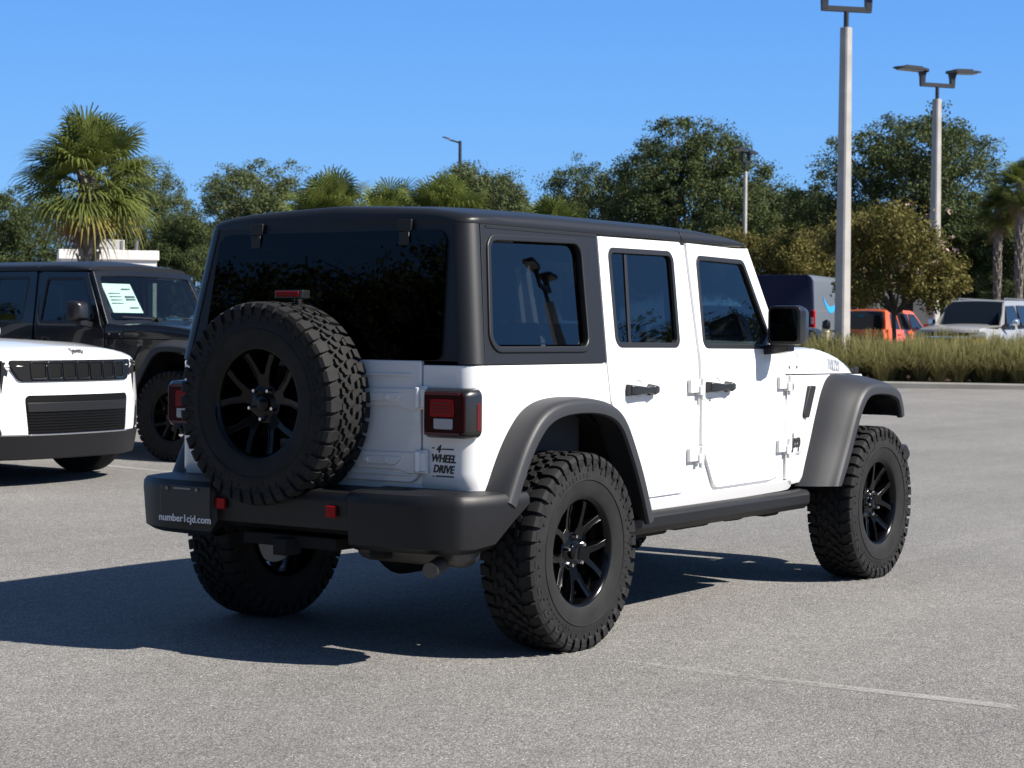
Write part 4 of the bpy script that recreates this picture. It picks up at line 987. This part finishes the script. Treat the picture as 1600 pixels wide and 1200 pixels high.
# delivery van: navy rear, grey side with a blue smile arrow
def van():
    root = thing('delivery_van', 'grey delivery van with navy rear doors and blue swoosh beside the light pole', 'van', at(1216, 54), YAW-R(23))
    SIDE = mat('van_grey_paint', (.12, .14, .165), .4, coat=.4); NV = mat('van_navy_paint', (.008, .011, .034), .55, spec=.2)
    # rear at x=0, heading +x
    L, hw, H = 5.9, 1.0, 2.62
    def Yv(z): return hw-.05*max(0, (z-1.1)/1.5)**1.5-.16*max(0, (z-2.42)/.2)**2
    sec = [(z, Yv(z)) for z in (.40, .7, 1.1, 1.6, 2.1, 2.42, 2.52, 2.60)]
    def ring(x, sy=1., top=H): return [(x, -y*sy, min(z, top)) for z, y in sec]+[(x, y*sy, min(z, top)) for z, y in reversed(sec)]
    mb = MB(); mb.loft([ring(x, k, t) for x, k, t in ((.06, 1, H), (3.9, 1, H), (4.3, .99, H-.08), (4.75, .96, 1.62), (5.1, .94, 1.25), (5.75, .86, 1.05), (5.9, .78, .85))]); mb.build('body', SIDE, root, bevel=.02)
    mb = MB(); mb.loft([[(x, -y*k, z) for z, y in sec[1:]]+[(x, y*k, z) for z, y in reversed(sec[1:])] for x, k in ((.055, 1.002), (-.01, .995), (-.03, .97))]); dr = mb.build('rear_doors', NV, root, bevel=.02)
    for s in (-1, 1):
        mb = MB(); mb.loft([[(x, s*y, z) for y, z in rpoly([(.90, 1.05, .04), (1.015, 1.05, .04), (1.01, 1.62, .05), (.90, 1.62, .05)])] for x in (-.05, .12)]); tl = mb.build('tail_light', REDL, root, bevel=.02)
        mb = MB(); mb.box((-.056, s*.955, 1.32), (.012, .07, .18)); mb.build('reverse_lens', CLEARL, tl, bevel=.004)
        for x in (.85, 4.75):
            wh = empty_part('wheel', root, (x, s*.86, .36), (0, 0, 0 if s < 0 else PI)); link_mesh('tyre', RW_T, RUBBER, wh); link_mesh('rim', RW_R, None, wh)
            mb = MB(); mb.loft([[(x+rr*math.cos(t), s*yy, .36+rr*math.sin(t)) for rr, yy in ((.40, 1.003), (.46, 1.006), (.46, .9))] for t in np.linspace(0, PI, 15)], close=False, cap=False); mb.build('arch_trim', SEAL, root)
        # smile arrow
        arcs = [(1.05+1.9*t, 1.98-.36*math.sin(PI*min(1, t*.98+.02))*1.0) for t in np.linspace(0, 1, 25)]
        poly = [(x, z+.12-.08*abs(2*i/24-1)) for i, (x, z) in enumerate(arcs)]+[(x, z-.07+.07*abs(2*i/24-1)**1.5) for i, (x, z) in reversed(list(enumerate(arcs)))]
        mb = MB(); mb.prism(poly, Yv(1.8)-.02, Yv(1.8)+.014, lambda u, v, w_: (u, s*w_, v))
        mb.prism([(2.70, 2.08), (3.06, 2.12), (2.96, 1.80), (2.92, 1.98)], Yv(1.8)-.02, Yv(1.8)+.014, lambda u, v, w_: (u, s*w_, v)); mb.build('swoosh_decal', mat('swoosh_blue', (.02, .33, .78), .4), root)
        mb = MB(); mb.box((2.6, s*(hw+.004), 1.05), (3.2, .02, .05)); mb.build('rub_strip', SEAL, root)
        mb = MB(); mb.box((4.35, s*1.14, 1.6), (.12, .2, .32)); mb.build('side_mirror', SEAL, root, bevel=.03)
    lettering('prime', .16, (0, -1, 0), (0, 0, 1), (-.032, -.40, 1.45), mat('grey_blue_decal', (.10, .13, .22), .5), dr, bold=.006)
    mb = MB(); mb.box((.0, 0, .50), (.16, 1.86, .18)); mb.build('rear_bumper', SEAL, root, bevel=.03)
    mb = MB(); mb.box((2.9, 0, .42), (4.8, 1.5, .25)); mb.build('underbody', DARK, root)
    return root
van()

# ---------------------------------------------------------------- light poles
def light_pole_mesh(H=7.6, w0=.27, w1=.205):
    mb = MB(); rings = []
    for z, w_ in ((-.1, w0), (.3, w0), (H, w1)):
        c = .03; h = w_/2; rings.append([(h-c, -h, z), (h, -h+c, z), (h, h-c, z), (h-c, h, z), (-h+c, h, z), (-h, h-c, z), (-h, -h+c, z), (-h+c, -h, z)])
    mb.loft(rings); return finish(mb.bm, 20)
CONC = mat('concrete_pole', (.33, .315, .295), .85, var=.14, vscale=2.5, bump=.3, bscale=60)
LAMP = mat('lamp_bronze', (.018, .019, .022), .45)
P_ME = light_pole_mesh()
def lamp_arm_mesh():
    mb = MB(); mb.tube([(0, 0, 7.55), (0, 0, 7.95)], .055, 10); mb.box((0, 0, 7.99), (1.12, .10, .11))
    for s in (-1, 1): mb.loft([[(s*.50+dx*s, dy, z) for dx, dy in ((-.07*k, -.06*k), (.07*k, -.06*k), (.07*k, .06*k), (-.07*k, .06*k))] for z, k in ((7.98, .9), (8.2, 1.0), (8.38, 1.5))])
    return finish(mb.bm, 30)
def head_mesh():
    mb = MB(); mb.loft([[(x, y, z) for y, z in ((-w_, zb_), (w_, zb_), (w_, zt_), (-w_, zt_))] for x, w_, zb_, zt_ in ((-.08, .10, -.02, .06), (.10, .19, .0, .07), (.80, .20, .0, .06), (.98, .13, .015, .045))])
    for y in (-.12, -.04, .04, .12): mb.box((.42, y, .085), (.55, .02, .05))
    return finish(mb.bm, 12)
ARM_ME, HEAD_ME = lamp_arm_mesh(), head_mesh()
LED = mat('lamp_face', (.45, .45, .42), .5)
def light_pole(label, pos, arm, k=1.0, thin=1.0, group='double headed light poles in the lot'):
    view = math.atan2(pos.y-CAM.y, pos.x-CAM.x); rz = view-R(40)
    t = thing('light_pole', label, 'light pole', pos, rz, group); arm -= rz
    link_mesh('pole', P_ME, CONC, t, scale=(k*thin, k*thin, k)); a = link_mesh('lamp_arm', ARM_ME, LAMP, t, rot=(0, 0, arm), scale=(k, k, k))
    for s in (-1, 1):
        h = link_mesh('lamp_head', HEAD_ME, LAMP, t, loc=(s*.42*k*math.cos(arm), s*.42*k*math.sin(arm), 8.36*k), rot=(0, -R(2), arm if s > 0 else arm+PI), scale=(k, k, k))
        mb = MB(); mb.box((.5, 0, -.012), (.7, .34, .02)); mb.build('lamp_face', LED, h)
    return t
light_pole('tall light pole rising from the grass bed, its lamps cut off above', at(1315, 43), YAW-PI/2+R(14), 1.045)
light_pole('double headed light pole whose whole lamps show against the sky at right', at(1458, 56.5), YAW-PI/2+R(22), 1.03)
light_pole('distant light pole rising behind the roof of the white off-roader', at(1161, 60), YAW-R(22), .785, .62)
light_pole('light pole standing right of the white off-roader, reflected in its rear side window', Vector((27.2, -17.6, 0)), R(-20), 1.0)
t = thing('street_light', 'slim far street light with one arm above the tree line', 'street light', at(716, 98), YAW-PI/2)
mb = MB(); mb.tube([(0, 0, 0), (0, 0, 10.55)], [.11, .08], 8); mb.build('pole', LAMP, t)
mb = MB(); mb.tube([(0, 0, 10.45), (-.55, 0, 10.62)], .05, 6); a = mb.build('lamp_arm', LAMP, t)
mb = MB(); mb.loft([[(x, y*k, 10.60+z*k-(x+.5)*.3) for y, z in ((-.14, 0), (.14, 0), (.10, .10), (-.10, .10))] for x, k in ((-.45, .5), (-.55, .7), (-.80, .7), (-.9, .4))]); mb.build('lamp_head', LAMP, t)

# ---------------------------------------------------------------- trees
def blob_leaves(rs, blobs, n_clump, n_leaf, size, clump_r, flat=.75):
    """leaf cards scattered in clumps through a set of ellipsoids; returns vertex and face arrays"""
    w_ = np.array([b[3]*b[4]*b[5] for b in blobs])**.72; w_ /= w_.sum()
    idx = rs.choice(len(blobs), n_clump, p=w_); B = np.array(blobs)[idx]
    d = rs.normal(size=(n_clump, 3)); d /= np.linalg.norm(d, axis=1)[:, None]
    r = rs.uniform(.35, 1.0, n_clump)**.45*np.where(rs.uniform(size=n_clump) < .12, 1.28, 1.)
    C = B[:, :3]+d*B[:, 3:]*r[:, None]*rs.uniform(.82, 1.08, n_clump)[:, None]
    n = n_clump*n_leaf
    cl = np.repeat(np.arange(n_clump), n_leaf)
    cr_ = clump_r*rs.uniform(.6, 1.35, n_clump)
    e = rs.normal(size=(n, 3)); e /= np.linalg.norm(e, axis=1)[:, None]
    e *= (rs.uniform(0, 1, n)**.5)[:, None]
    P_ = C[cl]+e*cr_[cl][:, None]*np.array([1, 1, flat])
    nrm = e+rs.normal(size=(n, 3))*.7+np.array([0, 0, .5]); nrm /= np.linalg.norm(nrm, axis=1)[:, None]
    t = np.cross(nrm, rs.normal(size=(n, 3))); t /= np.linalg.norm(t, axis=1)[:, None]; b = np.cross(nrm, t)
    s = size*rs.uniform(.6, 1.4, n)[:, None]
    V = np.stack([P_-t*s, P_+b*s*.45, P_+t*s, P_-b*s*.45], 1).reshape(-1, 3)
    return V, np.arange(n*4).reshape(-1, 4), C
def np_mesh(V, F, name='leaves'):
    me = bpy.data.meshes.new(name); me.vertices.add(len(V)); me.vertices.foreach_set('co', V.astype(np.float32).ravel())
    k = F.shape[1]; me.loops.add(F.size); me.loops.foreach_set('vertex_index', F.astype(np.int32).ravel())
    me.polygons.add(len(F)); me.polygons.foreach_set('loop_start', np.arange(0, F.size, k, dtype=np.int32)); me.polygons.foreach_set('loop_total', np.full(len(F), k, dtype=np.int32))
    me.update(); me.validate(); return me
BARK = mat('oak_bark', (.075, .062, .050), .9, bump=.6, bscale=18, var=.3, vscale=5)
def tree_mesh(seed, blobs, n_clump, n_leaf, size, clump_r, trunk_h, trunk_r):
    rs = np.random.RandomState(seed); V, F, C = blob_leaves(rs, blobs, n_clump, n_leaf, size, clump_r)
    mb = MB(); r0 = random.Random(seed)
    mb.tube([(0, 0, -.2), (.03, 0, trunk_h*.5), (0, .04, trunk_h)], [trunk_r*1.25, trunk_r, trunk_r*.85], 9)
    for b in blobs:
        c = Vector(b[:3]); mid = Vector((c.x*.45, c.y*.45, trunk_h+(c.z-trunk_h)*.4))+Vector((r0.uniform(-.2, .2), r0.uniform(-.2, .2), 0))
        mb.tube([(0, 0, trunk_h*.92), mid, c], [trunk_r*.6, trunk_r*.36, trunk_r*.12], 6)
        for k in range(5):
            q_ = c+Vector((r0.uniform(-1, 1)*b[3], r0.uniform(-1, 1)*b[4], r0.uniform(-.5, 1)*b[5]))*.8
            mb.tube([mid.lerp(c, .6), (mid.lerp(c, .6)+q_)/2+Vector((0, 0, .1)), q_], [trunk_r*.2, trunk_r*.11, .012], 4)
    return np_mesh(V, F), finish(mb.bm, 50)
def rb(r_, n, W, z0, z1, br):
    out = []
    for i in range(n):
        a = i*2.4+r_.uniform(-.4, .4); h = (i+.5)/n; rad = W*math.sqrt(max(.05, 1-(h*1.05-.25)**2*1.15))*r_.uniform(.45, .85)
        z = z0+(z1-z0)*h; k = br*r_.uniform(.75, 1.2)
        out.append((rad*math.cos(a), rad*math.sin(a), z, k, k, k*.72))
    return out
OAKS = []
for sd_, n, W, z0, z1, br in ((3, 15, 2.5, 2.6, 7.4, 1.35), (8, 12, 2.2, 2.2, 6.8, 1.2), (21, 18, 3.0, 2.4, 6.6, 1.3)):
    OAKS.append(tree_mesh(sd_, rb(random.Random(sd_), n, W, z0, z1, br), 950, 92, .050, .38, 2.2, .19))
OAKLEAF = leaf_mat('oak_leaves', (.026, .042, .014), (.105, .128, .044), .22)
OAKPALE = leaf_mat('pale_oak_leaves', (.042, .060, .024), (.14, .165, .065), .22)
def oak(label, px, D, top, kind, rz, wide=1., material=None, group='broadleaf trees beyond the lot', pos=None):
    pos = at(px, D) if pos is None else pos; me_c, me_t = OAKS[kind]; Hm = (8.3, 7.7, 7.6)[kind]; k = top/Hm
    t = thing('oak_tree', label, 'tree', pos, rz, group)
    c = link_mesh('crown', me_c, None, t, scale=(k*wide, k*wide, k))
    if not me_c.materials: me_c.materials.append(OAKLEAF)
    if material: c.material_slots[0].link = 'OBJECT'; c.material_slots[0].material = material
    link_mesh('trunk', me_t, BARK, t, scale=(k*wide, k*wide, k)); return t
def top_of(py, D): return 1.325-.35+(519-py)/FPX*D
oak('tallest dark oak, crown above the front door of the white off-roader', 1085, 74, top_of(172, 74), 0, .4, 1.0)
oak('rounded dark oak just left of the tallest oak', 945, 78, top_of(243, 78), 2, 2.1, .92)
oak('dark oak filling the gap right of the thin distant light pole', 1215, 80, top_of(272, 80), 1, 1.0, 1.15)
oak('dark oak touching the left edge of the near light pole', 1290, 76, top_of(290, 76), 2, .2, .8)
oak('big dark oak behind the two tall light poles', 1415, 69, top_of(166, 69), 2, 3.3, 1.06)
oak('dark oak at the right behind the silver car', 1530, 68, top_of(322, 68), 1, 4.0, 1.3)
oak('low dark oak at the right edge of the view', 1620, 65, top_of(305, 65), 0, 2.0, 1.1)
oak('grey green oak right of the big palm, behind the roof corner', 405, 88, top_of(258, 88), 2, .9, 1.1, OAKPALE)
oak('thin pale oak in front of the slim far street light', 745, 84, top_of(244, 84), 1, 1.7, 1.05, OAKPALE)
oak('dark glossy tree between the big palm and the white off-roader', 290, 60, top_of(288, 50), 1, 2.5, .85)
oak('dark tree behind the black parked car at the left edge', 20, 60, top_of(300, 60), 2, 1.2, 1.0)
oak('russet edged tree directly behind the big palm', 215, 62, top_of(250, 62), 0, .3, .8, OAKPALE)
oak('dark tree behind the palms over the middle of the roof', 590, 92, top_of(296, 92), 2, 5.0, 1.3)
oak('dark tree low behind the small palm right of the roof middle', 845, 90, top_of(318, 90), 1, 2.9, 1.2)
for k, (dx, dy, tp) in enumerate(((47, -16, 10.6), (43, -22, 9.0), (49, -26, 10.6), (46, -12.5, 9.6), (40, -28, 9.0), (52, -20, 12.0))):
    oak('dark tree in the row right of the lot, mirrored in the side windows', 0, 0, tp, k % 3, k*1.3, 1.15, None, 'trees mirrored in the side windows', Vector((dx, dy, 0)))

for k, (dx, dy, tp) in enumerate(((-34, -2, 14.5), (-36, -10, 13.5), (-33, -17, 14.8), (-35, 6, 13.8), (-31, -25, 14.2), (-36, 14, 13.6), (-27, -32, 12.6), (-33, 21, 13.0), (-34, 28, 13.6), (-31, 35, 12.8), (-28, 42, 13.4), (-37, 24, 14.0))):  # row added to block bright low sky; also gives the rear glass its treeline
    oak('dark tree added behind the camera to block low sky light, mirrored in the rear window', 0, 0, tp, k % 3, k*1.7, 1.2, None, 'trees added behind the camera, mirrored in the rear window', Vector((dx, dy, 0)))
# crepe myrtles with brownish autumn crowns
CREPE = leaf_mat('crepe_leaves', (.040, .055, .014), (.215, .175, .050), .3, 1.5)
r_ = random.Random(5)
cm_c, cm_t = tree_mesh(44, [(r_.uniform(-1, 1)*1.3, r_.uniform(-1, 1)*1.1, 2.85+r_.uniform(-.65, .95), .66, .66, .5) for _ in range(16)], 620, 56, .048, .30, 1.7, .055)
SEEDHEAD = mat('pale_seed_heads', (.42, .30, .26), .8)
rs = np.random.RandomState(4); Vf, Ff, _c = blob_leaves(rs, [(0, 0, 3.1, 1.75, 1.6, 1.0)], 46, 10, .05, .11)
cm_f = np_mesh(Vf, Ff, 'seed_cards')
def crepe(label, px, D, k, rz, seeds=True):
    t = thing('crepe_myrtle', label, 'tree', at(px, D), rz, 'brownish small trees by the lot')
    link_mesh('crown', cm_c, CREPE, t, scale=(k, k, k)); link_mesh('trunk', cm_t, BARK, t, scale=(k, k, k))
    if seeds: link_mesh('seed_head', cm_f, SEEDHEAD, t, scale=(k, k, k))  # pale seed heads scattered over the crown, not flowers
crepe('small brown green tree with pale seed heads, growing from the grass bed', 1397, 45.5, .98, .3)
crepe('bushy russet tree showing above the bonnet of the white off-roader', 1205, 60, 1.0, 1.9, False)
crepe('low russet tree behind the near light pole', 1285, 62, .85, 4., False)

# palms
PALMG = leaf_mat('palm_green', (.045, .070, .016), (.165, .190, .045), .28, 1.2)
PALMY = leaf_mat('palm_yellow', (.13, .12, .025), (.24, .20, .05), .25, 1.2)
PALMD = leaf_mat('palm_dead', (.13, .075, .035), (.24, .15, .075), .1, 2.)
def fan_frond(V, F, base, az, el, L, rs, fan=.85, droop=.5):
    d = np.array([math.cos(az)*math.cos(el), math.sin(az)*math.cos(el), math.sin(el)]); side = np.array([-math.sin(az), math.cos(az), 0]); up = np.cross(d, side)*-1
    if up[2] < 0: up = -up
    roll = rs.uniform(-.6, .6); side, up = side*math.cos(roll)+up*math.sin(roll), up*math.cos(roll)-side*math.sin(roll)
    tip = base+d*L+np.array([0, 0, -droop*L*.22]); 
    # petiole
    w_ = .018
    i0 = len(V); V += [base-side*w_, base+side*w_, tip+side*w_*.6, tip-side*w_*.6]; F.append((i0, i0+1, i0+2, i0+3))
    n = 24
    for k in range(n):
        a = (k/(n-1)-.5)*2*R(118)
        ln = fan*(1-.22*abs(a)/R(118))*rs.uniform(.9, 1.08)
        dr = d*math.cos(a)+side*math.sin(a)+up*(.12-.25*math.cos(a)*0)
        dr /= np.linalg.norm(dr); ww = np.cross(dr, up); ww /= np.linalg.norm(ww)
        p0 = tip; p1 = tip+dr*ln*.5+up*.03; p2 = tip+dr*ln*.82-np.array([0, 0, droop*ln*.16]); p3 = tip+dr*ln*1.0-np.array([0, 0, droop*ln*(.34+.25*rs.uniform())])
        h = .021
        i0 = len(V); V += [p0-ww*.006, p0+ww*.006, p1-ww*h, p1+ww*h, p2-ww*h*.6, p2+ww*h*.6, p3, p3+ww*.004]
        F += [(i0, i0+1, i0+3, i0+2), (i0+2, i0+3, i0+5, i0+4), (i0+4, i0+5, i0+7, i0+6)]
def palm_meshes(seed, n, trunk_h, yellow, dead, L=.95, fan=.95):
    rs = np.random.RandomState(seed); sets = {}
    for nm, cnt, e0, e1, dr in (('green', n, -.55, 1.35, .6), ('yellow', yellow, -.75, -.2, .9), ('dead', dead, -1.45, -.95, 1.0)):
        V, F = [], []
        for i in range(cnt):
            u = (i+.5)/cnt; el = e0+(e1-e0)*u**1.15+rs.uniform(-.22, .22); az = i*2.399+rs.uniform(-.4, .4)
            b = np.array([0, 0, trunk_h+.05+.30*(u if nm == 'green' else 0)])
            fan_frond(V, F, b, az, el, L*rs.uniform(.65, 1.2)*(1 if nm == 'green' else .85), rs, fan*rs.uniform(.85, 1.12)*(1 if nm != 'dead' else .75), dr*rs.uniform(.6, 1.5))
        sets[nm] = np_mesh(np.array(V), np.array(F), nm) if V else None
    mb = MB(); rings = []
    for i in range(15):
        z = -.2+(trunk_h+.35)*i/14; rr = .155+.012*math.sin(i*1.7)+(.03 if i > 10 else 0); rings.append([(rr*math.cos(t), rr*math.sin(t), z) for t in np.linspace(0, 2*PI, 12, endpoint=False)])
    mb.loft(rings)
    for i in range(int(trunk_h*34)):
        z = .2+i/34; a = i*2.399; o = Vector((math.cos(a), math.sin(a), 0)); sd = Vector((-math.sin(a), math.cos(a), 0)); p0 = o*.14+Vector((0, 0, z))
        k = 1.0 if z > trunk_h*.45 else .45
        mb.loft([[p0-sd*.055, p0+sd*.055, p0+o*.05*k+sd*.05-Vector((0, 0, .03)), p0+o*.05*k-sd*.05-Vector((0, 0, .03))], [p0+o*.09*k-sd*.022+Vector((0, 0, .17)), p0+o*.09*k+sd*.022+Vector((0, 0, .17)), p0+o*.125*k+sd*.018+Vector((0, 0, .16)), p0+o*.125*k-sd*.018+Vector((0, 0, .16))]])
    return sets, finish(mb.bm, 30)
PBARK = mat('palm_bark', (.17, .145, .12), .9, var=.35, vscale=9, bump=.6, bscale=40)
PALMS = [(palm_meshes(2, 84, 3.3, 6, 4, .82, .80), 3.3), (palm_meshes(12, 58, 3.3, 6, 3, .8, .82), 3.3)]
def palm(label, pos, k, kind, rz, hk=1.):
    (sets, tr), h = PALMS[kind]
    t = thing('palm_tree', label, 'palm tree', pos, rz, 'palms around the lot')
    link_mesh('trunk', tr, PBARK, t, scale=(k, k, k*hk))
    for nm, mt, pn in (('green', PALMG, 'crown'), ('yellow', PALMY, 'yellow_fronds'), ('dead', PALMD, 'dead_fronds')):
        if sets[nm]: link_mesh(pn, sets[nm], mt, t, loc=(0, 0, h*k*(hk-1)), scale=(k, k, k))
palm('tall full palm with yellowing lower fronds and a shaggy trunk, at the left', at(138, 43), 1.12, 0, .5, 1.16)
for px, D, py, kd, rz_, lb in ((512, 60, 258, 1, .3, 'rounded palm behind the left part of the roof'), (605, 66, 272, 1, 2., 'smallest palm, behind the middle of the roof'), (690, 60, 262, 0, 4.4, 'palm with pale fronds in front of the thin pale oak'), (862, 62, 298, 0, 1.1, 'low yellowish palm right of the thin pale oak')):
    palm(lb, at(px, D), top_of(py, D)/(3.3+1.75), kd, rz_)
palm('tall palm at the right edge of the view', at(1590, 60), .66, 1, .8, 2.5)
palm('shorter palm standing just left of the right edge palm', at(1556, 61), .58, 1, 2.8, 2.5)
palm('palm right of the lot, mirrored in the front door window', Vector((41, -18.2, 0)), 1.5, 1, .2)

# ---------------------------------------------------------------- planted bed with kerb and tall grass
def bed():
    D0, D1, xa, xb = 41.6, 48.0, 6.3, 24.0
    def P(x, d): q_ = CAM+HF*d+HR*x; return Vector((q_.x, q_.y, gz(q_.x, q_.y)))
    out = rpoly([(xa, D0, 1.5), (xb, D0, 1.5), (xb, D1, 1.5), (xa, D1, 1.5)], 6)
    inn = inset(out, .17)
    mb = MB()
    rings = []
    for (a, b), (c, d) in zip(out, inn):
        o_ = P(a, b); i_ = P(c, d)
        rings.append([o_+Vector((0, 0, -.05)), o_+Vector((0, 0, .12)), o_.lerp(i_, .15)+Vector((0, 0, .15)), i_+Vector((0, 0, .15)), i_+Vector((0, 0, -.05))])
    mb.loft(rings, loop=True, cap=False)
    o = mb.build('kerb', mat('kerb_concrete', (.215, .205, .185), .9, var=.22, vscale=1.2), None, bevel=.01); tag(o, 'pale concrete kerb around the grass bed', None, kind='structure')
    mb = MB(); mb.face([mb.v(P(a, b)+Vector((0, 0, .11))) for a, b in inn]); o = mb.build('planting_soil', mat('mulch', (.085, .055, .038), .95, var=.5, vscale=6, bump=1., bscale=30)); tag(o, 'brown mulch under the tall grass', None, kind='structure')
    rs = np.random.RandomState(9); Vs, Fs = [], []
    tufts = [(rs.uniform(xa+.5, xb-.5), D0+.9+rs.uniform(0, 1)**1.3*(D1-D0-1.8)) for _ in range(150)]
    tufts += [(x+rs.uniform(-.2, .2), D0+.95+rs.uniform(-.15, .6)) for x in np.arange(xa+.6, xb-.4, .80)]
    base = 0
    for (x, d) in tufts:
        c = P(x, d)+Vector((0, 0, .11)); nb = 420; hgt = rs.uniform(.70, 1.14)
        az = rs.uniform(0, 2*PI, nb); lean = rs.uniform(.05, 1.1, nb)*hgt*.85; hh = hgt*rs.uniform(.55, 1.1, nb)*(1-.32*(lean/.85)**2)
        r0 = rs.uniform(0, .13, nb); dr = np.stack([np.cos(az), np.sin(az), np.zeros(nb)], 1)
        sd = np.stack([-np.sin(az), np.cos(az), np.zeros(nb)], 1)
        B = np.array(c)+dr*r0[:, None]; z = np.array([0, 0, 1.])
        p1 = B+dr*(lean*.30)[:, None]+z*(hh*.62)[:, None]; p2 = B+dr*(lean*.70)[:, None]+z*(hh*.98)[:, None]; p3 = B+dr*(lean*1.15)[:, None]+z*(hh*rs.uniform(.55, .98, nb))[:, None]
        w_ = .0042
        V = np.stack([B-sd*w_, B+sd*w_, p1-sd*w_, p1+sd*w_, p2-sd*w_*.7, p2+sd*w_*.7, p3-sd*.001, p3+sd*.001], 1)
        i0 = base+np.arange(nb)[:, None]*8
        F = np.concatenate([i0+np.array([[0, 1, 3, 2]]), i0+np.array([[2, 3, 5, 4]]), i0+np.array([[4, 5, 7, 6]])])
        Vs.append(V.reshape(-1, 3)); Fs.append(F); base += nb*8
    me = np_mesh(np.concatenate(Vs), np.concatenate(Fs), 'grass')
    tag(link_mesh('ornamental_grass', me, leaf_mat('grass_blades', (.085, .084, .028), (.285, .268, .115), .3, 1.6)), 'olive green ornamental grass filling the kerbed bed', None, kind='stuff')
bed()
t = thing('utility_post', 'short cream post with a dark cap in the grass left of the near pole', 'post', at(1290, 44.5))
mb = MB(); mb.lathe([(0, .07), (1.12, .07), (1.16, .085), (1.20, .07), (1.25, .03)], 14, 'z'); mb.build('body', mat('cream_paint', (.50, .46, .32), .6), t)
mb = MB(); mb.lathe([(1.22, .001), (1.23, .085), (1.30, .10), (1.40, .09), (1.45, .001)], 14, 'z'); mb.build('cap', SEAL, t)

# ---------------------------------------------------------------- buildings
def box_building(name, label, px, D, wd, dp, h, rz, material, roof_h=.0, gable=False):
    t = thing(name, label, 'building', at(px, D), rz)
    mb = MB(); mb.box((0, 0, h/2-.2), (wd, dp, h+.4)); mb.build('wall', material, t)
    if gable:
        mb = MB(); mb.loft([[(x, y, z) for y, z in ((-dp/2-.3, h+.02), (dp/2+.3, h+.02), (0, h+gable))] for x in (-wd/2-.25, wd/2+.25)]); mb.build('roof', mat('shingle_grey', (.20, .19, .18), .9, var=.2, vscale=3), t)
    else:
        mb = MB(); mb.box((0, 0, h+.10), (wd+.12, dp+.12, .26)); mb.build('roof_parapet', material, t, bevel=.02)
    return t
STUC = mat('white_stucco', (.74, .70, .66), .9, var=.06, vscale=1.)
b1 = box_building('store_building', 'long white flat-roofed building behind the big palm trunk', 166, 53, 2.5, 3.2, 2.80, YAW-PI/2+R(14), STUC)
for x in (.35, .75):
    mb = MB(); mb.tube([(x, -1.0, 2.7), (x, -1.0, 3.3)], .05, 10); mb.build('roof_vent', STEEL, b1)
mb = MB(); mb.box((.1, -.3, 3.1), (.7, .8, .5)); mb.build('roof_unit', mat('unit_grey', (.38, .38, .37), .6), b1, bevel=.03)
for x in (-.7, .7):
    mb = MB(); mb.box((x, -1.62, 1.3), (.9, .08, 1.8)); mb.build('window', mat('dark_car_glass', (.006, .008, .010), .03, spec=.6), b1)
GREYW = mat('grey_stucco', (.21, .20, .20), .9, var=.1, vscale=1.)
b2 = box_building('warehouse_building', 'low grey building behind the orange red car', 1395, 84, 7.5, 8, top_of(436, 84)-.25, YAW-PI/2, GREYW)
for x in (-2.2, 0, 2.2):
    mb = MB(); mb.box((x, -4.03, 1.35), (1.5, .10, 2.6)); mb.build('door', mat('door_grey', (.10, .10, .105), .7), b2)
b3 = box_building('gabled_house', 'small grey gabled house behind the silver car', 1560, 82, 3.6, 5.5, top_of(462, 82), YAW, mat('pale_siding', (.36, .35, .34), .9), gable=1.0)
mb = MB(); mb.box((-1.83, .3, 2.2), (.08, .7, .8)); mb.build('window', mat('dark_car_glass', (.006, .008, .010), .03, spec=.6), b3)
